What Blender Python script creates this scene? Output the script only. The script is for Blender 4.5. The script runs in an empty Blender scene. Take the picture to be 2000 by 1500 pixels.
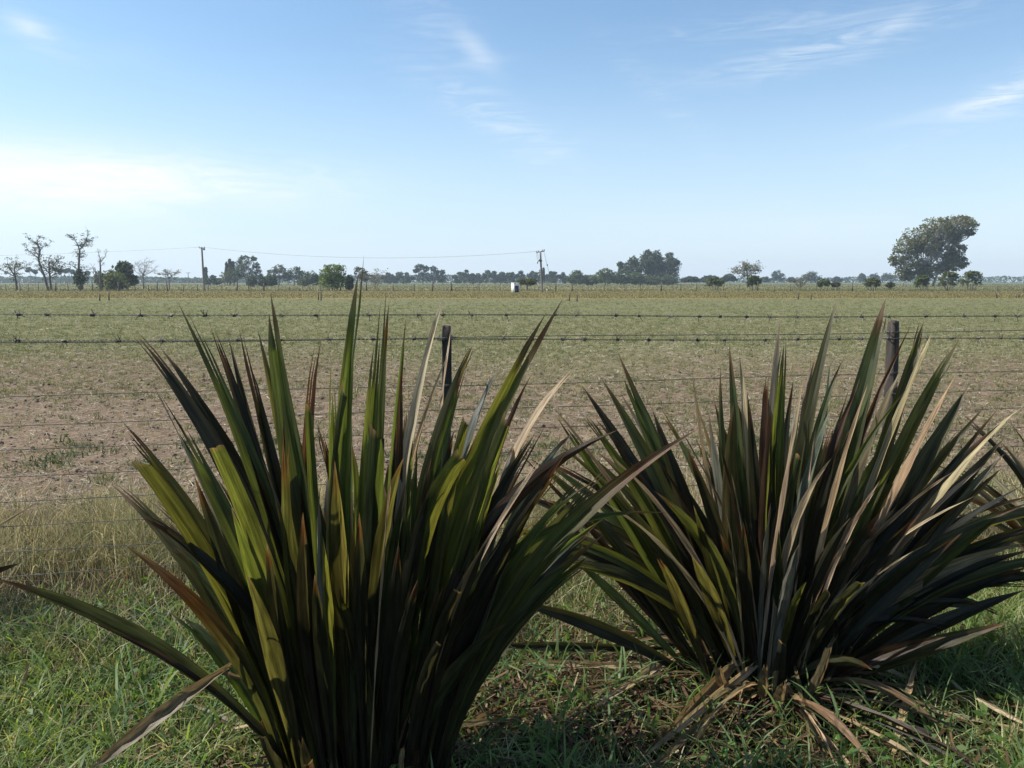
import bpy, bmesh, math, random
import numpy as np
from mathutils import Vector, Matrix, Quaternion

random.seed(7)
RNG = np.random.default_rng(11)
scene = bpy.context.scene
COL = scene.collection

# ------------------------------------------------------------------ camera
H = 1.6                                   # eye height
F = 1540.0                                # focal length in photo pixels (2000 wide)
HORIZON = 549.0
PITCH = math.atan((750 - HORIZON) / F)
cam_data = bpy.data.cameras.new('camera')
cam_data.sensor_width = 36
cam_data.lens = F / 2000 * 36
cam_data.clip_start = 0.05
cam_data.clip_end = 9000
cam = bpy.data.objects.new('camera', cam_data)
COL.objects.link(cam)
cam.location = (0, 0, H)
cam.rotation_euler = (math.pi / 2 - PITCH, 0, 0)
scene.camera = cam

# ------------------------------------------------------------------ sky, sun, exposure
SUN_AZ = math.radians(-86)                # left of the viewing direction (+Y)
SUN_EL = math.radians(46)
to_sun = Vector((math.sin(SUN_AZ) * math.cos(SUN_EL), math.cos(SUN_AZ) * math.cos(SUN_EL), math.sin(SUN_EL)))
world = bpy.data.worlds.new('World')
scene.world = world
world.use_nodes = True
wn, wl = world.node_tree.nodes, world.node_tree.links
wn.clear()


def pix_dir(px, py):
    cp, sp = math.cos(PITCH), math.sin(PITCH)
    x, y = (px - 1000) / F, -(py - 750) / F
    return Vector((x, cp + y * sp, -sp + y * cp))


def wnode(t, **kw):
    n = wn.new(t)
    for k, v in kw.items():
        setattr(n, k, v)
    return n


def wmath(op, a, b=None, clamp=False):
    n = wn.new('ShaderNodeMath')
    n.operation = op
    n.use_clamp = clamp
    for i, v in enumerate((a, b)):
        if v is None:
            continue
        if isinstance(v, (int, float)):
            n.inputs[i].default_value = v
        else:
            wl.new(v, n.inputs[i])
    return n.outputs[0]


sky = wnode('ShaderNodeTexSky', sky_type='NISHITA')
sky.sun_disc = False
sky.sun_elevation = SUN_EL
sky.sun_rotation = SUN_AZ
sky.air_density = 1.1
sky.dust_density = 0.35
sky.ozone_density = 2.2
tex = wnode('ShaderNodeTexCoord')


def cloud_noise(stretch, rot, scale, detail, distortion, lo, hi):
    m = wnode('ShaderNodeMapping')
    m.inputs['Rotation'].default_value = rot
    m.inputs['Scale'].default_value = stretch
    wl.new(tex.outputs['Generated'], m.inputs['Vector'])
    n = wnode('ShaderNodeTexNoise')
    n.inputs['Scale'].default_value = scale
    n.inputs['Detail'].default_value = detail
    n.inputs['Roughness'].default_value = 0.6
    n.inputs['Distortion'].default_value = distortion
    wl.new(m.outputs[0], n.inputs['Vector'])
    r = wnode('ShaderNodeMapRange', interpolation_type='SMOOTHSTEP')
    r.inputs['From Min'].default_value = lo
    r.inputs['From Max'].default_value = hi
    wl.new(n.outputs['Fac'], r.inputs['Value'])
    return r.outputs[0]


def cloud_patch(px, py, rx, ry, tilt=0.0, power=1.0):
    """soft elliptical region of the sky, about a direction (angular half sizes in photo pixels)"""
    d = pix_dir(px, py).normalized()
    right = Vector((0, 0, 1)).cross(d).normalized() * -1
    up = right.cross(d).normalized()
    if up.z < 0:
        up = -up
    c, s = math.cos(tilt), math.sin(tilt)
    a = right * c + up * s
    b = -right * s + up * c
    k = []
    for ax, r in ((a, rx), (b, ry)):
        dp = wnode('ShaderNodeVectorMath', operation='DOT_PRODUCT')
        wl.new(tex.outputs['Generated'], dp.inputs[0])
        dp.inputs[1].default_value = ax
        q = wmath('MULTIPLY', dp.outputs['Value'], F / r)
        k.append(wmath('MULTIPLY', q, q))
    fwd = wnode('ShaderNodeVectorMath', operation='DOT_PRODUCT')
    wl.new(tex.outputs['Generated'], fwd.inputs[0])
    fwd.inputs[1].default_value = d
    front = wmath('GREATER_THAN', fwd.outputs['Value'], 0.3)
    e = wmath('MULTIPLY', wmath('ADD', k[0], k[1]), -1.0)
    g = wmath('POWER', 2.718, e)
    return wmath('MULTIPLY', g, front)


thin = cloud_noise((1.2, 1.2, 7.0), (0.1, 0.25, 0.3), 2.6, 9, 0.9, 0.50, 0.92)
streak = cloud_noise((1.5, 1.5, 9.0), (0.12, -0.32, 0.5), 3.0, 10, 1.4, 0.36, 0.72)
soft = cloud_noise((1.0, 1.0, 6.0), (0.0, 0.02, 0.2), 3.4, 8, 0.5, 0.22, 0.62)
fibre = cloud_noise((2.0, 2.0, 16.0), (0.15, -0.22, 0.4), 4.5, 12, 2.2, 0.34, 0.74)
total = wmath('MULTIPLY', thin, 0.12)
for (px, py, rx, ry, tilt, amt, nz) in [
        (20, 350, 330, 58, 0.0, 1.15, soft), (330, 330, 300, 30, 0.03, 0.35, fibre), (250, 378, 320, 22, 0.06, 0.4, fibre),
        (58, 55, 30, 14, -0.3, 0.40, soft), (85, 80, 60, 30, -0.5, 0.16, fibre),
        (930, 98, 46, 18, -0.75, 0.42, soft), (940, 122, 50, 10, 0.1, 0.28, soft), (850, 50, 80, 50, -0.6, 0.20, fibre),
        (940, 220, 150, 34, -0.5, 0.34, fibre), (1010, 245, 110, 34, -0.7, 0.22, fibre),
        (1510, 50, 190, 22, 0.0, 0.32, fibre), (1640, 82, 180, 26, 0.16, 0.42, fibre), (1760, 35, 60, 14, 0.6, 0.25, soft),
        (1540, 125, 140, 22, 0.1, 0.26, fibre), (1100, 290, 60, 10, 0.5, 0.14, fibre),
        (1290, 190, 140, 22, -0.75, 0.17, fibre),
        (1965, 180, 110, 18, 0.42, 0.5, fibre), (1890, 206, 120, 9, 0.16, 0.42, soft), (2050, 155, 130, 34, 0.4, 0.5, fibre),
        (1800, 430, 420, 30, 0.04, 0.22, soft)]:
    total = wmath('ADD', total, wmath('MULTIPLY', wmath('MULTIPLY', cloud_patch(px, py, rx, ry, tilt), nz), amt * (1.0 if px < 400 else 0.68)))
total = wmath('MINIMUM', total, 0.92)
# pale blue-white veil of moisture low in the sky, the same all the way round
sepw = wnode('ShaderNodeSeparateXYZ')
wl.new(tex.outputs['Generated'], sepw.inputs[0])
vr = wnode('ShaderNodeMapRange', interpolation_type='SMOOTHSTEP')
vr.inputs['From Min'].default_value = 0.30
vr.inputs['From Max'].default_value = -0.02
vr.inputs['To Max'].default_value = 0.72
wl.new(sepw.outputs['Z'], vr.inputs['Value'])
veil = wnode('ShaderNodeMixRGB')
wl.new(vr.outputs[0], veil.inputs['Fac'])
tint = wnode('ShaderNodeMixRGB', blend_type='MULTIPLY')
tint.inputs['Fac'].default_value = 1.0
tint.inputs['Color2'].default_value = (0.98, 1.065, 1.09, 1)
wl.new(sky.outputs[0], tint.inputs['Color1'])
wl.new(tint.outputs[0], veil.inputs['Color1'])
veil.inputs['Color2'].default_value = (4.4, 5.35, 6.9, 1)
mix = wnode('ShaderNodeMixRGB')
wl.new(total, mix.inputs['Fac'])
wl.new(veil.outputs[0], mix.inputs['Color1'])
mix.inputs['Color2'].default_value = (6.7, 6.95, 7.1, 1)
bg = wnode('ShaderNodeBackground')
bg.inputs['Strength'].default_value = 0.093
wl.new(mix.outputs[0], bg.inputs['Color'])
wout = wnode('ShaderNodeOutputWorld')
wl.new(bg.outputs[0], wout.inputs['Surface'])

sun_data = bpy.data.lights.new('sun', 'SUN')
sun_data.energy = 5.0
sun_data.angle = math.radians(0.53)
sun_data.color = (1.0, 0.945, 0.85)
sun = bpy.data.objects.new('sun', sun_data)
COL.objects.link(sun)
sun.location = (-30, 20, 60)
sun.rotation_euler = to_sun.to_track_quat('Z', 'Y').to_euler()

vs = scene.view_settings
vs.view_transform = 'Standard'
vs.look = 'None'
vs.exposure = 0.75
vs.gamma = 1.0
vs.use_curve_mapping = False
scene.render.engine = 'CYCLES'
scene.cycles.use_denoising = True
scene.cycles.max_bounces = 5
scene.cycles.diffuse_bounces = 1
scene.cycles.transmission_bounces = 3
scene.cycles.volume_bounces = 0
scene.cycles.transparent_max_bounces = 6

# ------------------------------------------------------------------ helpers
CP, SP = math.cos(PITCH), math.sin(PITCH)


def at(px, py, Y):
    """world point seen at a photo pixel, at distance Y ahead"""
    d = pix_dir(px, py)
    return Vector((0, 0, H)) + d * (Y / d.y)


def ground_at(px, py):
    d = pix_dir(px, py)
    return Vector((0, 0, H)) + d * (-H / d.z)


def x_of(px, Y, z=0.0):
    return (px - 1000) / F * (Y * CP + (H - z) * SP)


def tag(o, label=None, cat=None, group=None, kind=None):
    if label:
        o['label'] = label
    if cat:
        o['category'] = cat
    if group:
        o['group'] = group
    if kind:
        o['kind'] = kind
    return o


def empty(name, loc, label, cat, group=None):
    o = bpy.data.objects.new(name, None)
    o.empty_display_size = 0.2
    COL.objects.link(o)
    o.location = loc
    return tag(o, label, cat, group)


def np_mesh(name, verts, tris=None, quads=None, colors=None, mat=None, smooth=False, extra=None):
    verts = np.asarray(verts, dtype=np.float32).reshape(-1, 3)
    me = bpy.data.meshes.new(name)
    loops, starts, totals = [], [], []
    off = 0
    if quads is not None and len(quads):
        q = np.asarray(quads, dtype=np.int32).reshape(-1, 4)
        loops.append(q.ravel())
        starts.append(np.arange(len(q), dtype=np.int32) * 4 + off)
        off += q.size
    if tris is not None and len(tris):
        t = np.asarray(tris, dtype=np.int32).reshape(-1, 3)
        loops.append(t.ravel())
        starts.append(np.arange(len(t), dtype=np.int32) * 3 + off)
        off += t.size
    loops = np.concatenate(loops)
    starts = np.concatenate(starts)
    me.vertices.add(len(verts))
    me.vertices.foreach_set('co', verts.ravel())
    me.loops.add(len(loops))
    me.loops.foreach_set('vertex_index', loops)
    me.polygons.add(len(starts))
    me.polygons.foreach_set('loop_start', starts)
    me.update(calc_edges=True)
    for nm, arr in (('col', colors),) + tuple((extra or {}).items()):
        if arr is None:
            continue
        arr = np.asarray(arr, dtype=np.float32)
        if arr.shape[1] == 3:
            arr = np.concatenate([arr, np.ones((len(arr), 1), np.float32)], 1)
        a = me.attributes.new(nm, 'FLOAT_COLOR', 'POINT')
        a.data.foreach_set('color', arr.ravel())
    if smooth:
        me.polygons.foreach_set('use_smooth', np.ones(len(starts), dtype=bool))
    if mat:
        me.materials.append(mat)
    me.validate(verbose=False)
    return me


def obj(name, me, parent=None, loc=None):
    o = bpy.data.objects.new(name, me)
    COL.objects.link(o)
    if parent:
        o.parent = parent
    if loc is not None:
        o.location = loc
    return o


def tube(points, radii, sides=6, cap=True):
    """tapered tube along points; returns verts, quads, tris"""
    pts = [Vector(p) for p in points]
    n = len(pts)
    V, Q, T = [], [], []
    ref = Vector((0.31, 0.87, 0.38))
    for i, p in enumerate(pts):
        t = (pts[min(i + 1, n - 1)] - pts[max(i - 1, 0)]).normalized()
        if abs(t.dot(ref)) > 0.97:
            ref = Vector((0.9, -0.1, 0.4))
        a = t.cross(ref).normalized()
        b = t.cross(a)
        for k in range(sides):
            an = 2 * math.pi * k / sides
            V.append(p + (a * math.cos(an) + b * math.sin(an)) * radii[i])
    for i in range(n - 1):
        for k in range(sides):
            k2 = (k + 1) % sides
            Q.append((i * sides + k, i * sides + k2, (i + 1) * sides + k2, (i + 1) * sides + k))
    if cap:
        for base, rev in ((0, True), ((n - 1) * sides, False)):
            c = len(V)
            V.append(pts[0] if rev else pts[-1])
            for k in range(sides):
                k2 = (k + 1) % sides
                T.append((base + k2, base + k, c) if rev else (base + k, base + k2, c))
    return V, Q, T


class Mesh:
    """collects pieces into one mesh"""

    def __init__(self):
        self.V, self.Q, self.T, self.C = [], [], [], []

    def add(self, V, Q=(), T=(), color=None):
        o = len(self.V)
        self.V += [tuple(v) for v in V]
        self.Q += [tuple(i + o for i in q) for q in Q]
        self.T += [tuple(i + o for i in t) for t in T]
        if color is not None:
            self.C += [tuple(color)] * len(V)

    def tube(self, points, radii, sides=6, color=None):
        self.add(*tube(points, radii, sides), color=color)

    def box(self, c, s, rot=0.0, color=None):
        c = Vector(c)
        V = []
        for dz in (-.5, .5):
            for dx, dy in ((-.5, -.5), (.5, -.5), (.5, .5), (-.5, .5)):
                x, y = dx * s[0], dy * s[1]
                V.append(c + Vector((x * math.cos(rot) - y * math.sin(rot), x * math.sin(rot) + y * math.cos(rot), dz * s[2])))
        self.add(V, [(3, 2, 1, 0), (4, 5, 6, 7), (0, 1, 5, 4), (1, 2, 6, 5), (2, 3, 7, 6), (3, 0, 4, 7)], color=color)

    def build(self, name, mat, parent=None, smooth=False, loc=None):
        me = np_mesh(name, self.V, self.T, self.Q, self.C if self.C else None, mat, smooth)
        return obj(name, me, parent, loc)


# ------------------------------------------------------------------ materials
def new_mat(name):
    m = bpy.data.materials.new(name)
    m.use_nodes = True
    m.node_tree.nodes.clear()
    return m, m.node_tree.nodes, m.node_tree.links


def mat_foliage(name, transl=0.35, rough=0.55, tint=(1.3, 1.35, 0.6), spec=0.3, noise_scale=None):
    """colour comes from the 'col' attribute, one pigment per blade or leaf"""
    m, n, l = new_mat(name)
    a = n.new('ShaderNodeAttribute')
    a.attribute_name = 'col'
    p = n.new('ShaderNodeBsdfPrincipled')
    p.inputs['Roughness'].default_value = rough
    p.inputs['Specular IOR Level'].default_value = spec
    l.new(a.outputs['Color'], p.inputs['Base Color'])
    t = n.new('ShaderNodeBsdfTranslucent')
    mm = n.new('ShaderNodeMixRGB')
    mm.blend_type = 'MULTIPLY'
    mm.inputs['Fac'].default_value = 1
    mm.inputs['Color2'].default_value = (*tint, 1)
    l.new(a.outputs['Color'], mm.inputs['Color1'])
    l.new(mm.outputs[0], t.inputs['Color'])
    mx = n.new('ShaderNodeMixShader')
    mx.inputs['Fac'].default_value = transl
    l.new(p.outputs[0], mx.inputs[1])
    l.new(t.outputs[0], mx.inputs[2])
    o = n.new('ShaderNodeOutputMaterial')
    l.new(mx.outputs[0], o.inputs['Surface'])
    return m


def mat_simple(name, c1, c2, scale=8.0, rough=0.8, metal=0.0, stretch=(1, 1, 1), bump=0.0, detail=6):
    m, n, l = new_mat(name)
    tc = n.new('ShaderNodeTexCoord')
    mp = n.new('ShaderNodeMapping')
    mp.inputs['Scale'].default_value = stretch
    l.new(tc.outputs['Object'], mp.inputs['Vector'])
    nz = n.new('ShaderNodeTexNoise')
    nz.inputs['Scale'].default_value = scale
    nz.inputs['Detail'].default_value = detail
    l.new(mp.outputs[0], nz.inputs['Vector'])
    r = n.new('ShaderNodeValToRGB')
    r.color_ramp.elements[0].position = 0.32
    r.color_ramp.elements[1].position = 0.68
    r.color_ramp.elements[0].color = (*c1, 1)
    r.color_ramp.elements[1].color = (*c2, 1)
    l.new(nz.outputs['Fac'], r.inputs['Fac'])
    p = n.new('ShaderNodeBsdfPrincipled')
    p.inputs['Roughness'].default_value = rough
    p.inputs['Metallic'].default_value = metal
    l.new(r.outputs[0], p.inputs['Base Color'])
    if bump:
        b = n.new('ShaderNodeBump')
        b.inputs['Strength'].default_value = bump
        b.inputs['Distance'].default_value = 0.01
        l.new(nz.outputs['Fac'], b.inputs['Height'])
        l.new(b.outputs[0], p.inputs['Normal'])
    o = n.new('ShaderNodeOutputMaterial')
    l.new(p.outputs[0], o.inputs['Surface'])
    return m


def mat_flax():
    """strap leaf: pigment in 'col', light passing through in 'glow', lengthwise veins from 'uvt' (t, s, seed)"""
    m, n, l = new_mat('flax_leaf')
    a = n.new('ShaderNodeAttribute'); a.attribute_name = 'col'
    g = n.new('ShaderNodeAttribute'); g.attribute_name = 'glow'
    u = n.new('ShaderNodeAttribute'); u.attribute_name = 'uvt'
    mp = n.new('ShaderNodeMapping')
    mp.inputs['Scale'].default_value = (3.0, 26.0, 40.0)
    l.new(u.outputs['Vector'], mp.inputs['Vector'])
    nz = n.new('ShaderNodeTexNoise')
    nz.inputs['Scale'].default_value = 1.0
    nz.inputs['Detail'].default_value = 5
    l.new(mp.outputs[0], nz.inputs['Vector'])
    mp2 = n.new('ShaderNodeMapping')
    mp2.inputs['Scale'].default_value = (9.0, 3.0, 40.0)
    l.new(u.outputs['Vector'], mp2.inputs['Vector'])
    nz2 = n.new('ShaderNodeTexNoise')
    nz2.inputs['Scale'].default_value = 1.0
    nz2.inputs['Detail'].default_value = 7
    l.new(mp2.outputs[0], nz2.inputs['Vector'])
    r1 = n.new('ShaderNodeMapRange')
    r1.inputs['From Min'].default_value = 0.3; r1.inputs['From Max'].default_value = 0.7
    r1.inputs['To Min'].default_value = 0.55; r1.inputs['To Max'].default_value = 1.35
    l.new(nz.outputs['Fac'], r1.inputs['Value'])
    r2 = n.new('ShaderNodeMapRange')
    r2.inputs['From Min'].default_value = 0.35; r2.inputs['From Max'].default_value = 0.7
    r2.inputs['To Min'].default_value = 0.5; r2.inputs['To Max'].default_value = 1.35
    l.new(nz2.outputs['Fac'], r2.inputs['Value'])
    mu = n.new('ShaderNodeMath'); mu.operation = 'MULTIPLY'
    l.new(r1.outputs[0], mu.inputs[0]); l.new(r2.outputs[0], mu.inputs[1])
    # dark freckles along the blade
    vo = n.new('ShaderNodeTexVoronoi')
    vo.inputs['Scale'].default_value = 1.0
    mp3 = n.new('ShaderNodeMapping')
    mp3.inputs['Scale'].default_value = (34.0, 5.0, 60.0)
    l.new(u.outputs['Vector'], mp3.inputs['Vector'])
    l.new(mp3.outputs[0], vo.inputs['Vector'])
    fr = n.new('ShaderNodeMapRange')
    fr.inputs['From Min'].default_value = 0.05; fr.inputs['From Max'].default_value = 0.13
    fr.inputs['To Min'].default_value = 0.35; fr.inputs['To Max'].default_value = 1.0
    l.new(vo.outputs['Distance'], fr.inputs['Value'])
    mu2 = n.new('ShaderNodeMath'); mu2.operation = 'MULTIPLY'
    l.new(mu.outputs[0], mu2.inputs[0]); l.new(fr.outputs[0], mu2.inputs[1])

    def scaled(attr):
        v = n.new('ShaderNodeVectorMath'); v.operation = 'SCALE'
        l.new(attr.outputs['Color'], v.inputs[0])
        l.new(mu2.outputs[0], v.inputs['Scale'])
        return v.outputs[0]
    p = n.new('ShaderNodeBsdfPrincipled')
    p.inputs['Roughness'].default_value = 0.38
    p.inputs['Specular IOR Level'].default_value = 0.28
    l.new(scaled(a), p.inputs['Base Color'])
    b = n.new('ShaderNodeBump')
    b.inputs['Strength'].default_value = 0.35
    b.inputs['Distance'].default_value = 0.002
    l.new(nz.outputs['Fac'], b.inputs['Height'])
    l.new(b.outputs[0], p.inputs['Normal'])
    t = n.new('ShaderNodeBsdfTranslucent')
    l.new(scaled(g), t.inputs['Color'])
    mx = n.new('ShaderNodeMixShader')
    mx.inputs['Fac'].default_value = 0.5
    l.new(p.outputs[0], mx.inputs[1]); l.new(t.outputs[0], mx.inputs[2])
    o = n.new('ShaderNodeOutputMaterial')
    l.new(mx.outputs[0], o.inputs['Surface'])
    return m


def mat_ground():
    m, n, l = new_mat('ground_soil')
    tc = n.new('ShaderNodeTexCoord')
    sep = n.new('ShaderNodeSeparateXYZ')
    l.new(tc.outputs['Object'], sep.inputs[0])

    def noise(scale, detail=6, rough=0.55, stretch=None):
        nz = n.new('ShaderNodeTexNoise')
        nz.inputs['Scale'].default_value = scale
        nz.inputs['Detail'].default_value = detail
        nz.inputs['Roughness'].default_value = rough
        if stretch:
            mp = n.new('ShaderNodeMapping')
            mp.inputs['Scale'].default_value = stretch
            l.new(tc.outputs['Object'], mp.inputs['Vector'])
            l.new(mp.outputs[0], nz.inputs['Vector'])
        else:
            l.new(tc.outputs['Object'], nz.inputs['Vector'])
        return nz.outputs['Fac']

    def ramp(fac, *stops):
        r = n.new('ShaderNodeValToRGB')
        el = r.color_ramp.elements
        while len(el) < len(stops):
            el.new(0.5)
        for e, (pos, c) in zip(el, stops):
            e.position = pos
            e.color = (*c, 1)
        l.new(fac, r.inputs['Fac'])
        return r.outputs[0]

    def rng(v, a, b, lo=0.0, hi=1.0):
        r = n.new('ShaderNodeMapRange')
        r.interpolation_type = 'SMOOTHSTEP'
        r.inputs['From Min'].default_value = a; r.inputs['From Max'].default_value = b
        r.inputs['To Min'].default_value = lo; r.inputs['To Max'].default_value = hi
        l.new(v, r.inputs['Value'])
        return r.outputs[0]

    def mixc(f, a, b):
        x = n.new('ShaderNodeMixRGB')
        l.new(f, x.inputs['Fac'])
        l.new(a, x.inputs['Color1'])
        l.new(b, x.inputs['Color2'])
        return x.outputs[0]

    def add(a, b, k=1.0):
        x = n.new('ShaderNodeMath'); x.operation = 'MULTIPLY_ADD'
        l.new(b, x.inputs[0]); x.inputs[1].default_value = k; l.new(a, x.inputs[2])
        return x.outputs[0]
    fine = noise(38, 8, 0.65)
    med = noise(4.5, 7, 0.6)
    big = noise(0.11, 5, 0.55)
    wide = noise(0.035, 4, 0.5, (0.5, 1.0, 1.0))
    soil = ramp(fine, (0.28, (0.085, 0.058, 0.043)), (0.52, (0.20, 0.148, 0.112)), (0.74, (0.37, 0.30, 0.235)))
    soil2 = ramp(med, (0.30, (0.115, 0.083, 0.060)), (0.70, (0.29, 0.228, 0.172)))
    soilm = n.new('ShaderNodeMixRGB'); soilm.inputs['Fac'].default_value = 0.45
    l.new(soil, soilm.inputs['Color1']); l.new(soil2, soilm.inputs['Color2'])
    # low weeds that cover the far half of the paddock
    weed = ramp(noise(9, 7, 0.7), (0.30, (0.098, 0.112, 0.056)), (0.55, (0.190, 0.192, 0.108)), (0.78, (0.33, 0.285, 0.185)))
    y = sep.outputs['Y']
    cover = add(rng(y, 7, 24, 0.04, 0.66), big, 1.0)
    cover = add(cover, wide, 0.9)
    cover = add(cover, med, 0.25)
    coverf = rng(cover, 1.12, 1.62)
    field = mixc(coverf, soilm.outputs[0], weed)
    # ochre grass strip before the far fence
    strip = ramp(noise(0.8, 6, 0.6, (0.35, 1, 1)), (0.3, (0.150, 0.130, 0.050)), (0.7, (0.27, 0.225, 0.100)))
    yj = add(y, wide, 9.0)
    field = mixc(rng(yj, 72, 80), field, strip)
    # rough pasture beyond the far fence
    past = ramp(noise(0.045, 6, 0.6, (0.4, 1, 1)), (0.32, (0.105, 0.125, 0.055)), (0.55, (0.21, 0.205, 0.100)), (0.72, (0.33, 0.275, 0.16)))
    field = mixc(rng(yj, 132, 140), field, past)
    far = n.new('ShaderNodeRGB'); far.outputs[0].default_value = (0.10, 0.125, 0.065, 1)
    field = mixc(rng(y, 300, 700), field, far.outputs[0])
    # verge on this side of the fence: humus under the grass, darkened to deepen the shade
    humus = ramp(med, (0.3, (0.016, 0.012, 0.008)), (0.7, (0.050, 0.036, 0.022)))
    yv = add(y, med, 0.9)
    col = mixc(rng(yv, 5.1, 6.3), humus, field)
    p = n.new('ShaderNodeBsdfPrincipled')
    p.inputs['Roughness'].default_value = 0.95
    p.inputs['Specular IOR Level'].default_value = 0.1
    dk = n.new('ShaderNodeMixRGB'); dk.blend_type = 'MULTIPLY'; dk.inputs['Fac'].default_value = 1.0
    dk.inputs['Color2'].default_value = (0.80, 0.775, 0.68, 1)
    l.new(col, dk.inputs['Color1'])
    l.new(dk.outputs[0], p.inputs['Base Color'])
    b = n.new('ShaderNodeBump')
    b.inputs['Strength'].default_value = 0.7
    b.inputs['Distance'].default_value = 0.03
    l.new(fine, b.inputs['Height'])
    l.new(b.outputs[0], p.inputs['Normal'])
    o = n.new('ShaderNodeOutputMaterial')
    l.new(p.outputs[0], o.inputs['Surface'])
    return m


M_FLAX = mat_flax()
M_GROUND = mat_ground()
M_GRASS = mat_foliage('grass_blade', 0.45, 0.5, (1.35, 1.35, 0.6), 0.25)
M_DRYGRASS = mat_foliage('dry_grass_blade', 0.35, 0.6, (1.15, 1.12, 0.85), 0.2)
M_STRAW = mat_foliage('straw', 0.2, 0.7, (1.1, 1.0, 0.7), 0.2)
M_WEED = mat_foliage('field_weed', 0.3, 0.7, (1.2, 1.3, 0.6), 0.15)
M_TREE = mat_foliage('tree_foliage', 0.28, 0.6, (1.2, 1.35, 0.6), 0.25)
M_BARK = mat_simple('bark', (0.10, 0.085, 0.07), (0.22, 0.19, 0.16), 3, 0.9)
M_BARK_PALE = mat_simple('pale_bark', (0.16, 0.145, 0.125), (0.36, 0.335, 0.30), 0.7, 0.8)
M_BARK_DARK = mat_simple('dark_bark', (0.055, 0.048, 0.042), (0.12, 0.105, 0.09), 3, 0.9)
M_POST = mat_simple('weathered_post_wood', (0.008, 0.006, 0.005), (0.058, 0.046, 0.037), 34, 0.9, 0, (1, 1, 0.12), 0.9)
M_FARPOST = mat_simple('old_post_wood', (0.045, 0.036, 0.03), (0.11, 0.092, 0.075), 9, 0.9)
M_WIRE = mat_simple('galvanised_wire', (0.05, 0.045, 0.038), (0.16, 0.15, 0.13), 40, 0.6, 0.3)
M_POLE = mat_simple('pole_wood', (0.12, 0.105, 0.09), (0.25, 0.23, 0.20), 2, 0.85, 0, (1, 1, 0.1))
M_METAL = mat_simple('dull_metal', (0.10, 0.10, 0.10), (0.2, 0.2, 0.2), 5, 0.5, 0.6)
M_PLASTER = mat_simple('white_plaster', (0.68, 0.68, 0.66), (0.80, 0.80, 0.78), 2.5, 0.85)
M_DOOR = mat_simple('blue_door_paint', (0.012, 0.022, 0.060), (0.020, 0.034, 0.085), 3, 0.5)
M_ROOF = mat_simple('shed_roof', (0.45, 0.46, 0.46), (0.6, 0.6, 0.6), 3, 0.6)
M_CONIFER = M_TREE

# ------------------------------------------------------------------ ground
_LAT = RNG.random((256, 256)).astype(np.float32)


def vnoise(x, y):
    x = np.asarray(x, dtype=np.float64); y = np.asarray(y, dtype=np.float64)
    xi, yi = np.floor(x).astype(int), np.floor(y).astype(int)
    fx, fy = x - xi, y - yi
    fx, fy = fx * fx * (3 - 2 * fx), fy * fy * (3 - 2 * fy)
    a = _LAT[xi & 255, yi & 255]; b = _LAT[(xi + 1) & 255, yi & 255]
    c = _LAT[xi & 255, (yi + 1) & 255]; d = _LAT[(xi + 1) & 255, (yi + 1) & 255]
    return (a * (1 - fx) + b * fx) * (1 - fy) + (c * (1 - fx) + d * fx) * fy


def fbm(x, y, oct=4):
    s, a, t = 0.0, 1.0, 0.0
    for k in range(oct):
        s = s + a * vnoise(x * 2 ** k + 17.3 * k, y * 2 ** k + 5.1 * k)
        t += a
        a *= 0.5
    return s / t


def sstep(v, a, b):
    t = np.clip((v - a) / (b - a), 0, 1)
    return t * t * (3 - 2 * t)


def ground_z(x, y):
    x = np.asarray(x, dtype=np.float64); y = np.asarray(y, dtype=np.float64)
    z = 0.05 * (fbm(x * 0.9, y * 0.9, 3) - 0.5)
    fld = sstep(y, 5.2, 6.4) * (1 - sstep(y, 24, 45))
    clod = fbm(x * 8.0, y * 8.0, 4)
    z = z + fld * (0.11 * np.maximum(clod - 0.48, 0) + 0.05 * (fbm(x * 1.3, y * 1.3, 3) - 0.5))
    return z * (1 - sstep(y, 60, 120))


rows = np.concatenate([np.linspace(-60, 0.5, 30), np.geomspace(1.2, 60, 420), np.geomspace(62, 1100, 90)])
u = np.linspace(-1, 1, 351)
u = 0.25 * u + 0.75 * u ** 3
half = 9 + 1.35 * np.maximum(rows, 0) + np.where(rows < 0, 50, 0) * 1.0
GX = u[None, :] * half[:, None]
GY = np.repeat(rows[:, None], len(u), 1)
GZ = ground_z(GX, GY)
nr, nc = GX.shape
idx = np.arange(nr * nc).reshape(nr, nc)
quads = np.stack([idx[:-1, :-1], idx[:-1, 1:], idx[1:, 1:], idx[1:, :-1]], -1).reshape(-1, 4)
g = obj('ground', np_mesh('ground', np.stack([GX, GY, GZ], -1), None, quads, None, M_GROUND, True))
tag(g, 'flat bare soil and stubble paddock running from the verge to the horizon', None, None, 'structure')

# ------------------------------------------------------------------ near fence
FL, FR = at(0, 1000, 3.7), at(2000, 1000, 4.8)
_fdx = FR.x - FL.x


def fence_y(x):
    return 3.7 + (x - FL.x) / _fdx * 1.1


def fence_pt(px, py):
    """point of the fence plane seen at a pixel"""
    d = pix_dir(px, py)
    k = 1.1 / _fdx
    s = (3.7 - k * FL.x) / (d.y - k * d.x)
    return Vector((0, 0, H)) + d * s


fence = empty('wire_fence', (fence_pt(1000, 900).x, fence_pt(1000, 900).y, 0), 'wire fence with barbed top strands and weathered wooden posts behind the flax plants', 'fence')
FO = fence.location.copy()


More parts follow.
